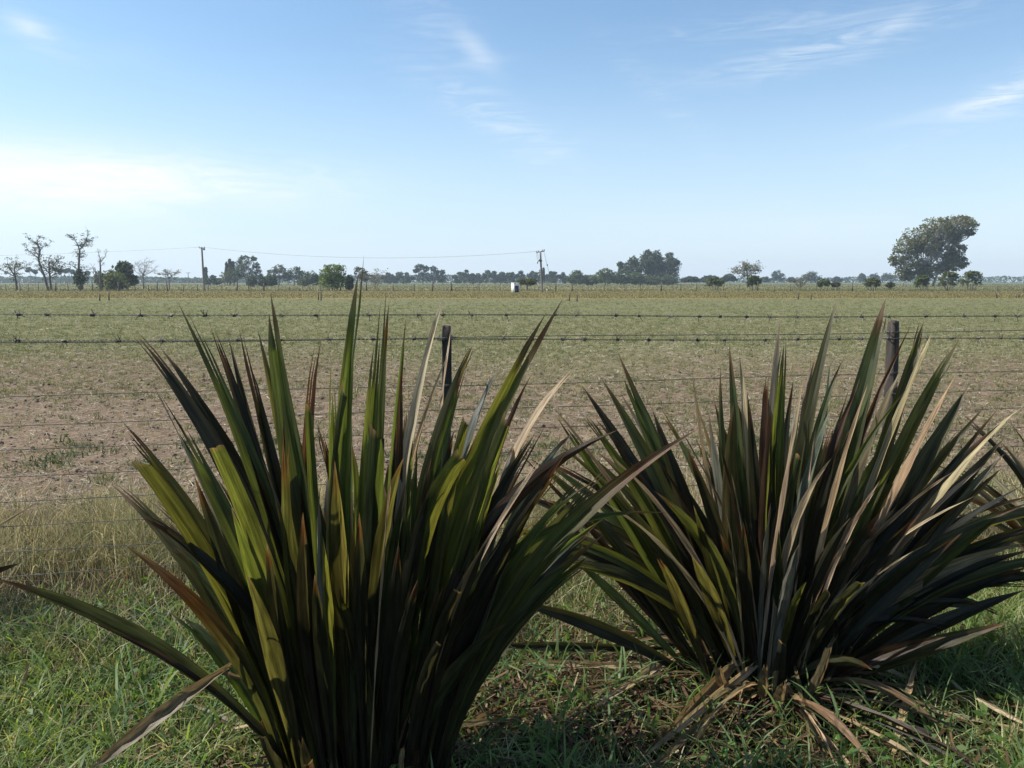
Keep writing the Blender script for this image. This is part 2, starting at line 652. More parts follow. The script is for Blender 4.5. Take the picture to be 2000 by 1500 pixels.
def post_mesh(w, d, h, rot, seed):
    rnd = random.Random(seed)
    M = Mesh()
    n = 22
    V, Q = [], []
    prof = [(-.5, -.46), (-.46, -.5), (0, -.49), (.46, -.5), (.5, -.46), (.5, .46), (.46, .5), (-.46, .5), (-.5, .46)]
    for i in range(n + 1):
        t = i / n
        z = -0.25 + (h + 0.25) * t
        lean = 0.008 * math.sin(t * 5 + seed)
        sh = 1.0 if i < n else 0.84
        for (a, b) in prof:
            r = 1 + rnd.uniform(-0.04, 0.04)
            x, y = a * w * r * sh, b * d * r * sh
            zz = z + (rnd.uniform(-0.012, 0.006) if i >= n - 1 else 0)
            V.append(Vector((x * math.cos(rot) - y * math.sin(rot) + lean, x * math.sin(rot) + y * math.cos(rot), zz)))
    k = len(prof)
    for i in range(n):
        for j in range(k):
            Q.append((i * k + j, i * k + (j + 1) % k, (i + 1) * k + (j + 1) % k, (i + 1) * k + j))
    c = len(V)
    V.append(Vector((0, 0, h + 0.004)))
    T = [(n * k + j, n * k + (j + 1) % k, c) for j in range(k)]
    M.add(V, Q, T)
    return M


for (px, py, w, d, rot, seed) in [(868, 637, 0.050, 0.062, 0.12, 3), (1752, 627, 0.054, 0.054, math.radians(38), 5)]:
    top = fence_pt(px, py)
    o = post_mesh(w, d, top.z, rot, seed).build('post', M_POST, fence)
    o.location = Vector((top.x, top.y + 0.035, 0)) - FO
# corner posts just outside the picture carry the strands
for xx, hh, seed in ((FL.x - 0.62, 1.52, 8), (FR.x + 0.75, 1.5, 9), (FL.x - 3.0, 1.5, 10), (FR.x + 3.1, 1.5, 11)):
    o = post_mesh(0.09, 0.09, hh, 0.2, seed).build('post', M_POST, fence)
    o.location = Vector((xx, fence_y(xx) + 0.05, 0)) - FO


def strand_pts(l_px, r_px, sag, n):
    a, b = fence_pt(0, l_px), fence_pt(2000, r_px)
    dirv = b - a
    a2, b2 = a - dirv * 0.54, b + dirv * 0.56
    pts = []
    for i in range(n + 1):
        t = i / n
        p = a2.lerp(b2, t)
        p.z -= sag * 4 * t * (1 - t) - 0.004 * math.sin(t * 23 + l_px)
        pts.append(p - FO)
    return pts


for (lp, rp, sag) in [(669, 645, 0.004), (773, 722, 0.006), (828, 759, 0.01), (877, 796, 0.006), (928, 833, 0.01), (978, 870, 0.008),
                      (1027, 906, 0.01), (1077, 944, 0.012), (1125, 981, 0.01), (1176, 1018, 0.01)]:
    pts = strand_pts(lp, rp, sag, 60)
    M = Mesh()
    M.tube(pts, [0.0021] * len(pts), 5)
    M.build('wire', M_WIRE, fence, True)

barb_mesh = None
for (lp, rp, sag, seed) in [(613, 618, 0.002, 1), (664, 661, 0.002, 2)]:
    rnd = random.Random(seed)
    n = 2600
    base = strand_pts(lp, rp, sag, n)
    A = np.array([tuple(p) for p in base])
    L = np.linalg.norm(A[-1] - A[0])
    ph = np.linspace(0, L / 0.040 * 2 * math.pi, n + 1)
    M = Mesh()
    for s in (0, math.pi):
        P = A.copy()
        P[:, 2] += 0.0026 * np.cos(ph + s)
        P[:, 1] += 0.0026 * np.sin(ph + s)
        M.tube([Vector(p) for p in P], [0.0018] * (n + 1), 4)
    bw = M.build('barbed_wire', M_WIRE, fence, True)
    if barb_mesh is None:
        barb_mesh = []
        for v in range(5):
            B = Mesh()
            rr = random.Random(v + 20)
            hel = [Vector((-0.009 + 0.018 * k / 16, 0.0068 * math.cos(k * 1.5), 0.0068 * math.sin(k * 1.5))) for k in range(17)]
            B.tube(hel, [0.0024] * 17, 4)
            for k, x in enumerate((-0.008, -0.003, 0.004, 0.009)):
                an = rr.uniform(0, 2 * math.pi)
                d = Vector((rr.uniform(-0.7, 0.7), math.cos(an), math.sin(an))).normalized()
                B.tube([Vector((x, 0, 0)), Vector((x, 0, 0)) + d * rr.uniform(0.026, 0.038)], [0.0021, 0.0013], 4)
            barb_mesh.append(np_mesh('barb', B.V, B.T, B.Q, None, M_WIRE))
    s = 0.1
    while s < L - 0.1:
        i = int(s / L * n)
        b = obj('barb', barb_mesh[rnd.randrange(5)], bw)
        b.location = base[i]
        b.rotation_euler = (rnd.uniform(0, 6.28), rnd.uniform(-0.1, 0.1), math.atan2(1.1, _fdx) + rnd.choice((0, math.pi)))
        s += rnd.choice((rnd.uniform(0.12, 0.16), rnd.uniform(0.15, 0.21), rnd.uniform(0.2, 0.27)))
# wire ties where the strands meet the posts
for (px, py) in ((868, 663), (868, 660), (1747, 648), (1747, 661), (868, 752), (1747, 727), (1747, 768), (868, 795)):
    c = fence_pt(px, py) - FO
    T = Mesh()
    T.tube([c + Vector((0.036 * math.cos(k * 0.7), 0.030 + 0.045 * math.sin(k * 0.7), 0.006 * math.sin(k * 1.9))) for k in range(14)], [0.0021] * 14, 4)
    T.tube([c + Vector((-0.05 + k * 0.006, -0.012 + 0.004 * math.cos(k * 1.4), 0.004 * math.sin(k * 1.4))) for k in range(14)], [0.0019] * 14, 4)
    T.build('wire_tie', M_WIRE, fence, True)

# ------------------------------------------------------------------ far fence
FARY = 128.0
far_fence = empty('field_fence', (0, FARY, 0), 'long low post and wire fence across the far side of the field', 'fence')
rnd = random.Random(31)
fpost = []
for k in range(5):
    M = Mesh()
    pts = [Vector((0, 0, -0.2)), Vector((0.02 * k - 0.03, 0, 0.6)), Vector((0.05 * (k - 2), 0, 1.15 + 0.09 * k))]
    M.tube(pts, [0.085 + 0.012 * (k % 3), 0.08, 0.065], 6)
    fpost.append(np_mesh('post', M.V, M.T, M.Q, None, M_FARPOST))
x = -92.0
while x < 94:
    big = rnd.random() < 0.32
    o = obj('post', fpost[rnd.randrange(5)], far_fence)
    o.location = (x, rnd.uniform(-0.3, 0.3), 0)
    k = rnd.uniform(1.2, 1.6) if big else rnd.uniform(0.55, 0.8)
    o.scale = (k, k, rnd.uniform(0.95, 1.2) if big else rnd.uniform(0.75, 1.0))
    o.rotation_euler = (0, rnd.uniform(-0.07, 0.07), rnd.uniform(0, 6))
    x += rnd.uniform(1.2, 2.6) if x < -25 else rnd.uniform(2.4, 5.2)
for z in (0.35, 0.6, 0.85, 1.08):
    M = Mesh()
    M.tube([Vector((-95 + 190 * k / 40, 0.1, z + 0.015 * math.sin(k * 2.1 + z * 9))) for k in range(41)], [0.007] * 41, 4)
    M.build('wire', M_WIRE, far_fence)

# thin stakes standing in the paddock
for (px, pt, pb, lean, label) in [
        (195, 575, 588, 0.0, 'shorter of two dark stakes in the field below the bare trees at left'),
        (213, 572, 587, 0.02, 'taller of two dark stakes in the field below the bare trees at left'),
        (622, 570, 586, 0.0, 'left stake of the close pair in the field below the round green bush'),
        (627, 570, 587, 0.03, 'right stake of the close pair in the field below the round green bush'),
        (1112, 575, 588, 0.0, 'left of two thin stakes in the field right of the white shed'),
        (1127, 576, 589, 0.02, 'right of two thin stakes in the field right of the white shed'),
        (1559, 572, 585, 0.0, 'dark stake in the field below the small bare shrub at right'),
        (1584, 573, 585, 0.02, 'pale stake with worn top right of the dark field stake'),
        (1948, 569, 582, -0.42, 'stake leaning left in the field below the big eucalyptus right side'),
        (1985, 574, 582, 0.05, 'short stub of a stake near the right edge of the field'),
        (1990, 573, 582, -0.05, 'second short stub of a stake near the right edge of the field')]:
    b = ground_at(px, pb)
    h = (pb - pt) / F * b.y
    M = Mesh()
    M.tube([Vector((0, 0, -0.1)), Vector((lean * h * 0.5, 0, h * 0.5)), Vector((lean * h, 0, h))], [0.055, 0.05, 0.042], 6)
    M.tube([Vector((lean * h * 0.9, 0, h * 0.9)), Vector((lean * h * 0.9 + 0.09, 0, h * 0.93))], [0.018, 0.014], 4)
    o = M.build('stake', M_FARPOST, None, False, (b.x, b.y, 0))
    tag(o, label, 'stake', 'stakes standing in the field')

# ------------------------------------------------------------------ white shed
sb = ground_at(1005, 571)
SY = sb.y
mpp = SY / F
shed = empty('shed', (x_of(1006.5, SY), SY, 0), 'small white plastered pump shed with a dark blue door by the far fence', 'shed')
sw, sd, sh_ = 11.5 * mpp, 1.05, 18.2 * mpp
rot = math.radians(17)
M = Mesh()
t = 0.10
# walls around a door opening
dw, dh = 0.60, sh_ * 0.70
M.box((0, sd / 2, sh_ / 2), (sw, t, sh_))
M.box((-sw / 2 + t / 2, 0, sh_ / 2), (t, sd - t * 1.02, sh_))
M.box((sw / 2 - t / 2, 0, sh_ / 2), (t, sd - t * 1.02, sh_))
dx = 0.06
wl_ = (dx - dw / 2) + sw / 2
wr_ = sw / 2 - (dx + dw / 2)
M.box((-sw / 2 + wl_ / 2, -sd / 2, sh_ / 2), (wl_, t, sh_))
M.box((sw / 2 - wr_ / 2, -sd / 2, sh_ / 2), (wr_, t, sh_))
M.box((dx, -sd / 2, (dh + sh_) / 2), (dw - 0.004, t, sh_ - dh))
o = M.build('wall', M_PLASTER, shed)
o.rotation_euler.z = rot
M = Mesh()
M.box((dx, -sd / 2 + 0.02, dh / 2), (dw - 0.03, 0.04, dh - 0.02))
for k in range(4):
    M.box((dx - dw / 2 + 0.1 + k * 0.133, -sd / 2 - 0.004, dh / 2), (0.10, 0.02, dh - 0.1))
d = M.build('door', M_DOOR, shed)
d.rotation_euler.z = rot
M = Mesh()
M.tube([Vector((dx + dw / 2 - 0.09, -sd / 2 - 0.02, dh * 0.52)), Vector((dx + dw / 2 - 0.09, -sd / 2 - 0.06, dh * 0.52)), Vector((dx + dw / 2 - 0.17, -sd / 2 - 0.06, dh * 0.52))], [0.012] * 3, 5)
M.build('handle', M_METAL, d)
M = Mesh()
M.box((0, 0, sh_ + 0.035), (sw + 0.14, sd + 0.24, 0.07))
o = M.build('roof', M_ROOF, shed)
o.rotation_euler.z = rot

# ------------------------------------------------------------------ power poles and the overhead line
PY1 = 133.0
p1_top, p1_base = at(394, 483, PY1), Vector((x_of(399, PY1), PY1, 0))
pole = empty('utility_pole', p1_base, 'plain wooden utility pole leaning slightly, left of the dark tree clump', 'utility pole', 'utility poles')
M = Mesh()
lean = (p1_top.x - p1_base.x)
hh = p1_top.z
M.tube([Vector((lean * k / 8, 0, -0.4 + (hh + 0.4) * k / 8)) for k in range(9)], [0.20 - 0.07 * k / 8 for k in range(9)], 8)
M.build('pole', M_POLE, pole, True)
M = Mesh()
M.box((lean + 0.05, 0, hh - 0.12), (0.9, 0.12, 0.12), 0.5)
M.box((lean + 0.34, 0.1, hh - 0.34), (0.3, 0.14, 0.26), 0.3)
M.build('bracket', M_METAL, pole)
for k in (-0.35, 0.4):
    M = Mesh()
    M.tube([Vector((lean + k, k * 0.5, hh - 0.06 + 0.05 * j)) for j in range(5)], [0.05, 0.075, 0.05, 0.07, 0.03], 7)
    M.build('insulator', M_METAL, pole, True)

PB2 = ground_at(1059, 570)
PY2 = PB2.y
p2_top = at(1055.5, 491, PY2)
pole2 = empty('utility_pole', (x_of(1059, PY2), PY2, 0), 'T-shaped utility pole with crossarm and equipment right of the white shed', 'utility pole', 'utility poles')
h2 = p2_top.z
l2 = p2_top.x - pole2.location.x
m2 = PY2 / F
M = Mesh()
M.tube([Vector((l2 * k / 8, 0, -0.4 + (h2 + 0.4) * k / 8)) for k in range(9)], [0.19 - 0.06 * k / 8 for k in range(9)], 8)
M.build('pole', M_POLE, pole2, True)
M = Mesh()
M.add(*tube([Vector((l2 - 8.0 * m2, 0.02, h2 - 0.16)), Vector((l2 + 8.2 * m2, 0.02, h2 + 0.08))], [0.085, 0.085], 4))
M.build('crossarm', M_POLE, pole2)
M = Mesh()
zc = h2 - 18 * m2
M.box((l2 - 0.02, -0.1, zc), (7.5 * m2, 0.16, 0.20))
M.box((l2 - 0.42, -0.12, zc - 0.25), (0.16, 0.16, 0.3))
M.box((l2 - 0.12, -0.2, zc + 0.06), (0.42, 0.28, 0.34))
M.build('fuse_bracket', M_METAL, pole2)
for k in (-7.2, -3.6, 3.8, 7.4):
    M = Mesh()
    M.tube([Vector((l2 + k * m2, 0.02, h2 + 0.02 + 0.016 * k + 0.06 * j - 0.02)) for j in range(5)], [0.04, 0.06, 0.04, 0.055, 0.02], 7)
    M.build('insulator', M_METAL, pole2, True)
for (xa, xb) in ((-7.4, -5.4), (-5.2, -2.6)):
    M = Mesh()
    M.tube([Vector((l2 + (xa + (xb - xa) * (k / 8) ** 2) * m2, -0.05, h2 - 0.1 - (16 * m2) * (k / 8))) for k in range(9)], [0.018] * 9, 4)
    M.build('drop_cable', M_METAL, pole2)
M = Mesh()
M.tube([Vector((l2 + 6.4 * m2, 0, h2)), Vector((l2 + 32 * m2, 9, 0.0))], [0.02, 0.02], 4)
M.tube([Vector((l2 + 14.7 * m2, 2.92, h2 * 0.69)), Vector((l2 + 15.5 * m2, 3.2, h2 * 0.66))], [0.09, 0.09], 6)
M.build('guy_wire', M_METAL, pole2)
# meter box at the foot
M = Mesh()
M.box((9 * m2, -0.3, 0.32), (0.15, 0.14, 0.2))
M.box((9 * m2, -0.3, 0.13), (0.07, 0.07, 0.28))
o = M.build('meter_box', M_PLASTER, None, False, pole2.location)
tag(o, 'tiny white meter box on a stub at the foot of the T-shaped pole', 'box')

for nm, a, b, sag, label in [
        ('overhead_wire', Vector((p1_top.x, PY1, p1_top.z + 0.05)), Vector((p2_top.x - 7.2 * m2, PY2, p2_top.z)), 1.35, 'overhead wire sagging between the two utility poles'),
        ('overhead_wire', at(-420, 500, 160.0), Vector((p1_top.x, PY1, p1_top.z + 0.05)), 0.75, 'overhead wire running left from the plain pole out of the picture')]:
    M = Mesh()
    n = 40
    pts = []
    for k in range(n + 1):
        q = a.lerp(b, k / n)
        q.z -= sag * 4 * (k / n) * (1 - k / n)
        pts.append(q - a)
    M.tube(pts, [0.017] * (n + 1), 4)
    o = M.build(nm, M_METAL, None, False, a)
    tag(o, label, 'wire', 'overhead power line')
# a small far pole
fp = Vector((x_of(368.5, 420), 420, 0))
tp = empty('utility_pole', fp, 'tiny far utility pole left of the plain wooden pole', 'utility pole', 'utility poles')
M = Mesh(); M.tube([Vector((0, 0, -0.3)), Vector((0, 0, 6.2))], [0.19, 0.15], 6); M.build('pole', M_POLE, tp)
M = Mesh(); M.box((0, 0, 5.9), (2.4, 0.16, 0.2)); M.build('crossarm', M_POLE, tp)

# ------------------------------------------------------------------ trees
def leaf_quads(centers, size, rnd, color, jitter=0.25, droop=0.0, aspect=0.6):
    n = len(centers)
    a = rnd.normal(size=(n, 3))
    a[:, 2] *= 0.6
    if droop:
        a[:, 2] -= droop
    a /= np.linalg.norm(a, axis=1, keepdims=True)
    b = np.cross(a, rnd.normal(size=(n, 3)))
    b /= np.linalg.norm(b, axis=1, keepdims=True) + 1e-9
    s = (size * rnd.uniform(0.6, 1.35, n))[:, None]
    V = np.stack([centers - a * s * 0.5, centers + b * s * 0.5 * aspect, centers + a * s * 0.5, centers - b * s * 0.5 * aspect], 1).reshape(-1, 3)
    Q = np.arange(4 * n).reshape(-1, 4)
    c = np.array((1.08, 1.10, 0.92)) * np.asarray(color)[None, :] * (1 + jitter * rnd.uniform(-1, 1, (n, 1))) * (1 + 0.08 * rnd.uniform(-1, 1, (n, 3)))
    return V, Q, np.repeat(np.clip(c, 0.004, 1), 4, 0)


def branch(M, a, b, r0, r1, rnd, wob=0.08, sides=5, n=5):
    a, b = Vector(a), Vector(b)
    L = (b - a).length
    pts = [a]
    for i in range(1, n):
        t = i / n
        p = a.lerp(b, t) + Vector((rnd.normal(), rnd.normal(), rnd.normal())) * wob * L * math.sin(t * math.pi) * 0.6
        p.z += L * 0.10 * math.sin(t * math.pi)
        pts.append(p)
    pts.append(b)
    M.tube(pts, [r0 + (r1 - r0) * i / n for i in range(n + 1)], sides)
    return pts


def make_tree(name, label, px, top, Y, lobes, color, base_px=None, bark=None, leaf=0.4, dens=1.0, trunk_r=None, fork=0.35, group=None,
              cat='tree', droop=0.0, clump=1.0, seed=None, stems=1, second=None, twigs=2, clumpfill=1.0):
    """lobes: (dx_px, top_py, bottom_py, halfwidth_px) ellipsoids seen in the picture; depth follows the width"""
    seed = seed if seed is not None else int(px * 13 + top * 7) % 9973
    foot = HORIZON + F * H / Y
    if cat == 'bush':           # foliage down to the ground
        hwb = max(abs(l[0]) + l[3] for l in lobes)
        lobes = list(lobes) + [(-hwb * 0.35, (top + foot) / 2 - 2, foot + 1, hwb * 0.6), (hwb * 0.35, (top + foot) / 2 - 2, foot + 1, hwb * 0.6)]
    rnd = np.random.default_rng(seed)
    m = Y / F
    bx = px if base_px is None else base_px
    root = empty(name, (x_of(bx, Y), Y, 0), label, cat, group)
    hz = lambda py: H + (HORIZON - py) * m
    height = hz(top)
    trunk_r = trunk_r or max(0.10, height * 0.022)
    T = Mesh()
    Vs, Qs, Cs = [], [], []
    off = 0
    forks = []
    for s in range(stems):
        sx = (s - (stems - 1) / 2) * trunk_r * 3.0
        fz = max(height * fork * rnd.uniform(0.8, 1.15), 0.1)
        fp = Vector((sx * 1.6 + rnd.normal() * 0.03 * height, rnd.normal() * 0.03 * height, fz))
        branch(T, (sx, 0, -0.2), fp, trunk_r * 1.25 / math.sqrt(stems), trunk_r * 0.85 / math.sqrt(stems), rnd, 0.03, 7, 4)
        forks.append(fp)
    for (dx, lt, lb, hw) in lobes:
        cx = (px + dx - bx) * m
        z1, z0 = hz(lt), max(hz(lb), 0.05)
        cz, rz = (z1 + z0) / 2, (z1 - z0) / 2
        rx = hw * m
        ry = rx * rnd.uniform(0.75, 1.05)
        cy = rnd.normal() * rx * 0.25
        f = forks[int(rnd.integers(len(forks)))]
        lim = branch(T, f, (cx, cy, max(cz - rz * 0.3, f.z * 0.6)), trunk_r * 0.55 / math.sqrt(stems), trunk_r * 0.22, rnd, 0.09)
        csize = clump * 0.30 * max(min(rx, rz), 0.25)
        vol = (rx * ry * rz) ** (1 / 3)
        ncl = int(max(6, min(150, clumpfill * 9 * (rx * rz) / (csize * csize) * 0.35)))
        d = rnd.normal(size=(ncl, 3))
        d /= np.linalg.norm(d, axis=1, keepdims=True)
        rad = rnd.uniform(0.35, 1.0, (ncl, 1)) ** 0.5
        cl = np.array([cx, cy, cz]) + d * rad * np.array([rx, ry, rz]) * 0.88
        cl = cl[cl[:, 2] > 0.1]
        for j in range(0, len(cl), max(1, twigs)):
            st = lim[2 + int(rnd.integers(len(lim) - 2))]
            branch(T, st, cl[j], trunk_r * 0.18, trunk_r * 0.05 + 0.004, rnd, 0.08, 3, 3)
        if dens > 0:
            per = max(10, int(dens * 12 * (csize / leaf) ** 2))
            C = np.repeat(cl, per, 0)
            off3 = rnd.normal(size=C.shape) * csize * np.array([0.55, 0.55, 0.36])
            if droop:
                off3[:, 2] -= np.abs(rnd.normal(size=len(C))) * csize * droop
            C = C + off3
            C = C[C[:, 2] > 0.05]
            tone = color if second is None or rnd.random() < 0.6 else second
            shade = np.repeat(1 + 0.22 * rnd.uniform(-1, 1, len(cl)), per)[:len(C)]
            V, Q, Cc = leaf_quads(C, leaf, rnd, tone, 0.28, droop)
            Cc = Cc * np.repeat(shade, 4)[:, None]
            Vs.append(V); Qs.append(Q + off); Cs.append(Cc)
            off += len(V)
    T.build('trunk', bark or M_BARK, root)
    if Vs:
        obj('crown', np_mesh('crown', np.concatenate(Vs), None, np.concatenate(Qs), np.concatenate(Cs), M_TREE), root)
    return root


def grow_tree(name, label, px, top, Y, limbs, color=None, bark=None, leaf=0.35, tufts=0, r=0.2, group=None, twig=1.2, sub=4, ivy=None, cat='tree', seed=1):
    """open tree from its limbs: each limb a list of pixel points; twigs and leaf tufts grow from them"""
    rnd = np.random.default_rng(seed)
    m = Y / F
    root = empty(name, (x_of(px, Y), Y, 0), label, cat, group)
    P = lambda q, dy=0: Vector(((q[0] - px) * m, dy, H + (HORIZON - q[1]) * m))
    T = Mesh()
    tips = []
    for li, (r0, r1, pts) in enumerate(limbs):
        dys = np.cumsum(rnd.normal(size=len(pts)) * 0.25) if li else np.zeros(len(pts))
        w = [P(q, float(d)) for q, d in zip(pts, dys)]
        if li == 0:
            w[0].z = -0.2
        T.tube(w, [0.78 * (r0 + (r1 - r0) * k / max(1, len(w) - 1)) for k in range(len(w))], 6)
        for k in range(1, len(w)):
            seg = w[k] - w[k - 1]
            for j in range(sub):
                if li == 0 and k < len(w) * 0.45:
                    continue
                a = w[k - 1].lerp(w[k], rnd.random())
                d = seg.normalized() * 0.6 + Vector((rnd.normal(), rnd.normal(), rnd.normal() * 0.6 + 0.25)) * 0.8
                b = a + d.normalized() * twig * rnd.uniform(0.5, 1.3)
                branch(T, a, b, max(r1 * 0.45, 0.028), 0.015, rnd, 0.1, 3, 3)
                tips.append(b)
                for jj in range(2):
                    c = b + Vector((rnd.normal(), rnd.normal(), rnd.normal() * 0.6 + 0.3)).normalized() * twig * rnd.uniform(0.25, 0.6)
                    branch(T, a.lerp(b, rnd.uniform(0.4, 0.9)), c, 0.022, 0.012, rnd, 0.1, 3, 2)
                    tips.append(c)
        tips.append(w[-1])
    T.build('trunk', bark or M_BARK_DARK, root)
    Vs, Qs, Cs, off = [], [], [], 0
    if tufts and color is not None:
        tp = np.array([tuple(t) for t in tips])
        C = np.repeat(tp, tufts, 0)
        C = C + rnd.normal(size=C.shape) * np.array([0.46, 0.46, 0.15]) * twig * 0.6
        V, Q, Cc = leaf_quads(C, leaf * 0.72, rnd, color)
        Vs.append(V); Qs.append(Q); Cs.append(Cc); off += len(V)
    if ivy:
        for (ix, it, ib, hw, col, num) in ivy:
            c = P((ix, (it + ib) / 2))
            d = rnd.normal(size=(num, 3))
            d /= np.linalg.norm(d, axis=1, keepdims=True)
            C = np.array(tuple(c)) + d * rnd.uniform(0.2, 1, (num, 1)) ** 0.5 * np.array([hw * m, hw * m, (ib - it) / 2 * m])
            V, Q, Cc = leaf_quads(C, leaf * 1.1, rnd, col)
            Vs.append(V); Qs.append(Q + off); Cs.append(Cc); off += len(V)
    if Vs:
        obj('crown', np_mesh('crown', np.concatenate(Vs), None, np.concatenate(Qs), np.concatenate(Cs), M_TREE), root)
    return root


EUC = (0.075, 0.085, 0.045)
OLIVE = (0.085, 0.095, 0.036)
GREEN = (0.075, 0.105, 0.030)
DARKG = (0.040, 0.058, 0.026)
LIME = (0.125, 0.160, 0.040)
FARG = (0.050, 0.068, 0.036)
GREYB = (0.115, 0.105, 0.07)

# --- the big eucalyptus at right
make_tree('eucalyptus_tree', 'huge spreading eucalyptus with pale forked trunk towering over the right field', 1822, 420, 235,
          [(-5, 424, 462, 36), (25, 422, 452, 34), (50, 422, 448, 28), (66, 430, 456, 17), (-33, 440, 480, 34), (-58, 462, 498, 26),
           (-22, 460, 496, 34), (18, 452, 480, 30), (-68, 482, 518, 16), (-78, 500, 520, 9), (-50, 494, 530, 26), (-30, 505, 542, 26),
           (-52, 528, 550, 16), (-20, 520, 545, 22), (44, 474, 500, 18), (50, 492, 515, 17), (34, 506, 530, 22), (58, 502, 524, 13), (15, 510, 535, 16), (62, 455, 462, 10),
           (0, 478, 505, 18), (-40, 475, 500, 20), (22, 476, 505, 18), (-8, 500, 540, 24), (30, 490, 518, 18), (-62, 512, 548, 15), (-32, 455, 490, 26), (10, 436, 470, 26), (44, 446, 466, 16)],
          (0.112, 0.108, 0.052), base_px=1822, bark=M_BARK_PALE, leaf=0.60, dens=0.62, trunk_r=0.55, fork=0.16, droop=0.5, clump=0.95, stems=3,
          second=(0.086, 0.090, 0.046), twigs=3, seed=5)

# --- left group of bare and half-bare trees along the far fence
YF = 136.0
grow_tree('thin_tree', 'small flat-topped thin tree at the far left edge of the tree group', 33, 509, YF,
          [(0.24, 0.16, [(33, 567), (33, 548), (30, 535)]), (0.14, 0.05, [(30, 540), (22, 525), (18, 514)]), (0.13, 0.05, [(31, 535), (34, 522), (40, 515)]),
           (0.10, 0.04, [(29, 540), (15, 532), (3, 526)]), (0.09, 0.04, [(33, 532), (46, 524), (56, 521)])],
          (0.115, 0.105, 0.055), M_BARK_DARK, 0.32, 5, group='open trees along the far fence', twig=1.0, sub=6, seed=3)
grow_tree('thin_tree', 'tall crooked half-bare tree with sparse tufts, left of the two tallest', 95, 464, YF,
          [(0.26, 0.16, [(95, 566), (90, 543), (83, 522), (80, 506), (84, 490), (80, 478)]), (0.11, 0.05, [(80, 482), (72, 473), (62, 470)]), (0.10, 0.05, [(80, 480), (84, 470), (90, 466)]),
           (0.11, 0.05, [(80, 506), (70, 496), (61, 490), (58, 484)]), (0.08, 0.04, [(84, 490), (93, 482), (100, 480)]), (0.08, 0.04, [(82, 500), (75, 490), (74, 486)]),
           (0.12, 0.06, [(91, 545), (80, 532), (74, 524)])],
          (0.10, 0.095, 0.055), M_BARK_DARK, 0.30, 4, group='open trees along the far fence', twig=0.75, sub=4, seed=4)
grow_tree('thin_tree', 'leafy small tree standing against the crooked half-bare tree', 101, 503, YF + 1.5,
          [(0.22, 0.14, [(101, 566), (99, 545), (99, 528), (100, 512)]), (0.1, 0.05, [(99, 535), (90, 522), (88, 512)]), (0.1, 0.05, [(99, 530), (108, 518), (113, 508)]),
           (0.09, 0.04, [(99, 542), (112, 534), (120, 528)])],
          (0.095, 0.09, 0.050), M_BARK_DARK, 0.34, 7, group='open trees along the far fence', twig=1.0, sub=6, seed=6)
grow_tree('thin_tree', 'tallest half-bare tree with forked crown and ivy round its foot', 157, 458, YF - 1,
          [(0.30, 0.18, [(158, 567), (157, 545), (157, 522), (159, 505), (161, 490)]), (0.13, 0.05, [(161, 492), (158, 480), (153, 470), (147, 463)]), (0.13, 0.05, [(162, 488), (170, 478), (176, 468), (180, 462)]),
           (0.08, 0.04, [(164, 486), (174, 483), (181, 481)]), (0.08, 0.04, [(170, 478), (178, 473), (186, 472)]), (0.06, 0.03, [(160, 498), (152, 493)]), (0.06, 0.03, [(159, 506), (167, 500)]),
           (0.09, 0.04, [(157, 528), (145, 518), (132, 516)]), (0.08, 0.04, [(157, 530), (168, 526), (174, 530)])],
          (0.075, 0.075, 0.045), M_BARK_DARK, 0.32, 4, group='open trees along the far fence', twig=0.8, sub=4, seed=7,
          ivy=[(157, 523, 566, 11, DARKG, 700), (160, 530, 552, 14, (0.06, 0.075, 0.035), 300)])
grow_tree('bare_tree', 'dead leafless tree with two upright limbs right of the tallest tree', 196, 486, YF,
          [(0.24, 0.15, [(197, 566), (197, 545), (199, 525), (199, 508)]), (0.09, 0.03, [(199, 510), (196, 498), (195, 486)]), (0.09, 0.03, [(199, 512), (206, 502), (209, 491)]),
           (0.16, 0.08, [(195, 560), (188, 548), (187, 535), (187, 523)]), (0.06, 0.03, [(187, 530), (181, 520)]), (0.05, 0.03, [(199, 520), (208, 514)])],
          None, M_BARK, 0.3, 0, group='open trees along the far fence', twig=0.75, sub=4, seed=8)
make_tree('bush', 'rounded grey-green bush just right of the dead leafless tree', 216, 525, YF + 12, [(0, 525, 552, 16), (-22, 528, 554, 12), (10, 530, 556, 12)], OLIVE, leaf=0.42, dens=0.8, group='bushes at the far fence', cat='bush')
make_tree('shrub', 'pale olive low shrub under the dead leafless tree', 228, 532, YF + 2, [(-12, 534, 556, 13), (8, 532, 556, 14)], (0.11, 0.115, 0.045), leaf=0.34, dens=0.7, group='bushes at the far fence', cat='bush', trunk_r=0.1, stems=3)
# feathery palm-like dark tree
make_tree('feathery_tree', 'dark feathery tree with drooping fronds beside a grey bare tree', 250, 511, YF + 24, [(0, 511, 535, 18), (-8, 522, 545, 15), (4, 535, 556, 17)], (0.060, 0.072, 0.032), leaf=0.75, dens=0.8, droop=0.7, second=DARKG)
grow_tree('bare_tree', 'grey leafless fan-shaped tree right of the dark feathery tree', 281, 511, YF + 22,
          [(0.2, 0.12, [(281, 562), (281, 545), (281, 536)]), (0.1, 0.03, [(281, 540), (276, 526), (272, 514)]), (0.1, 0.03, [(281, 538), (282, 524), (282, 512)]), (0.1, 0.03, [(281, 538), (289, 525), (294, 515)]),
           (0.08, 0.03, [(281, 540), (268, 532), (262, 522)]), (0.08, 0.03, [(281, 540), (296, 532), (303, 526)])],
          None, mat_simple('grey_twigs', (0.22, 0.2, 0.18), (0.34, 0.32, 0.29), 3, 0.9), 0.3, 0, group='open trees along the far fence', twig=1.3, sub=7, seed=9)
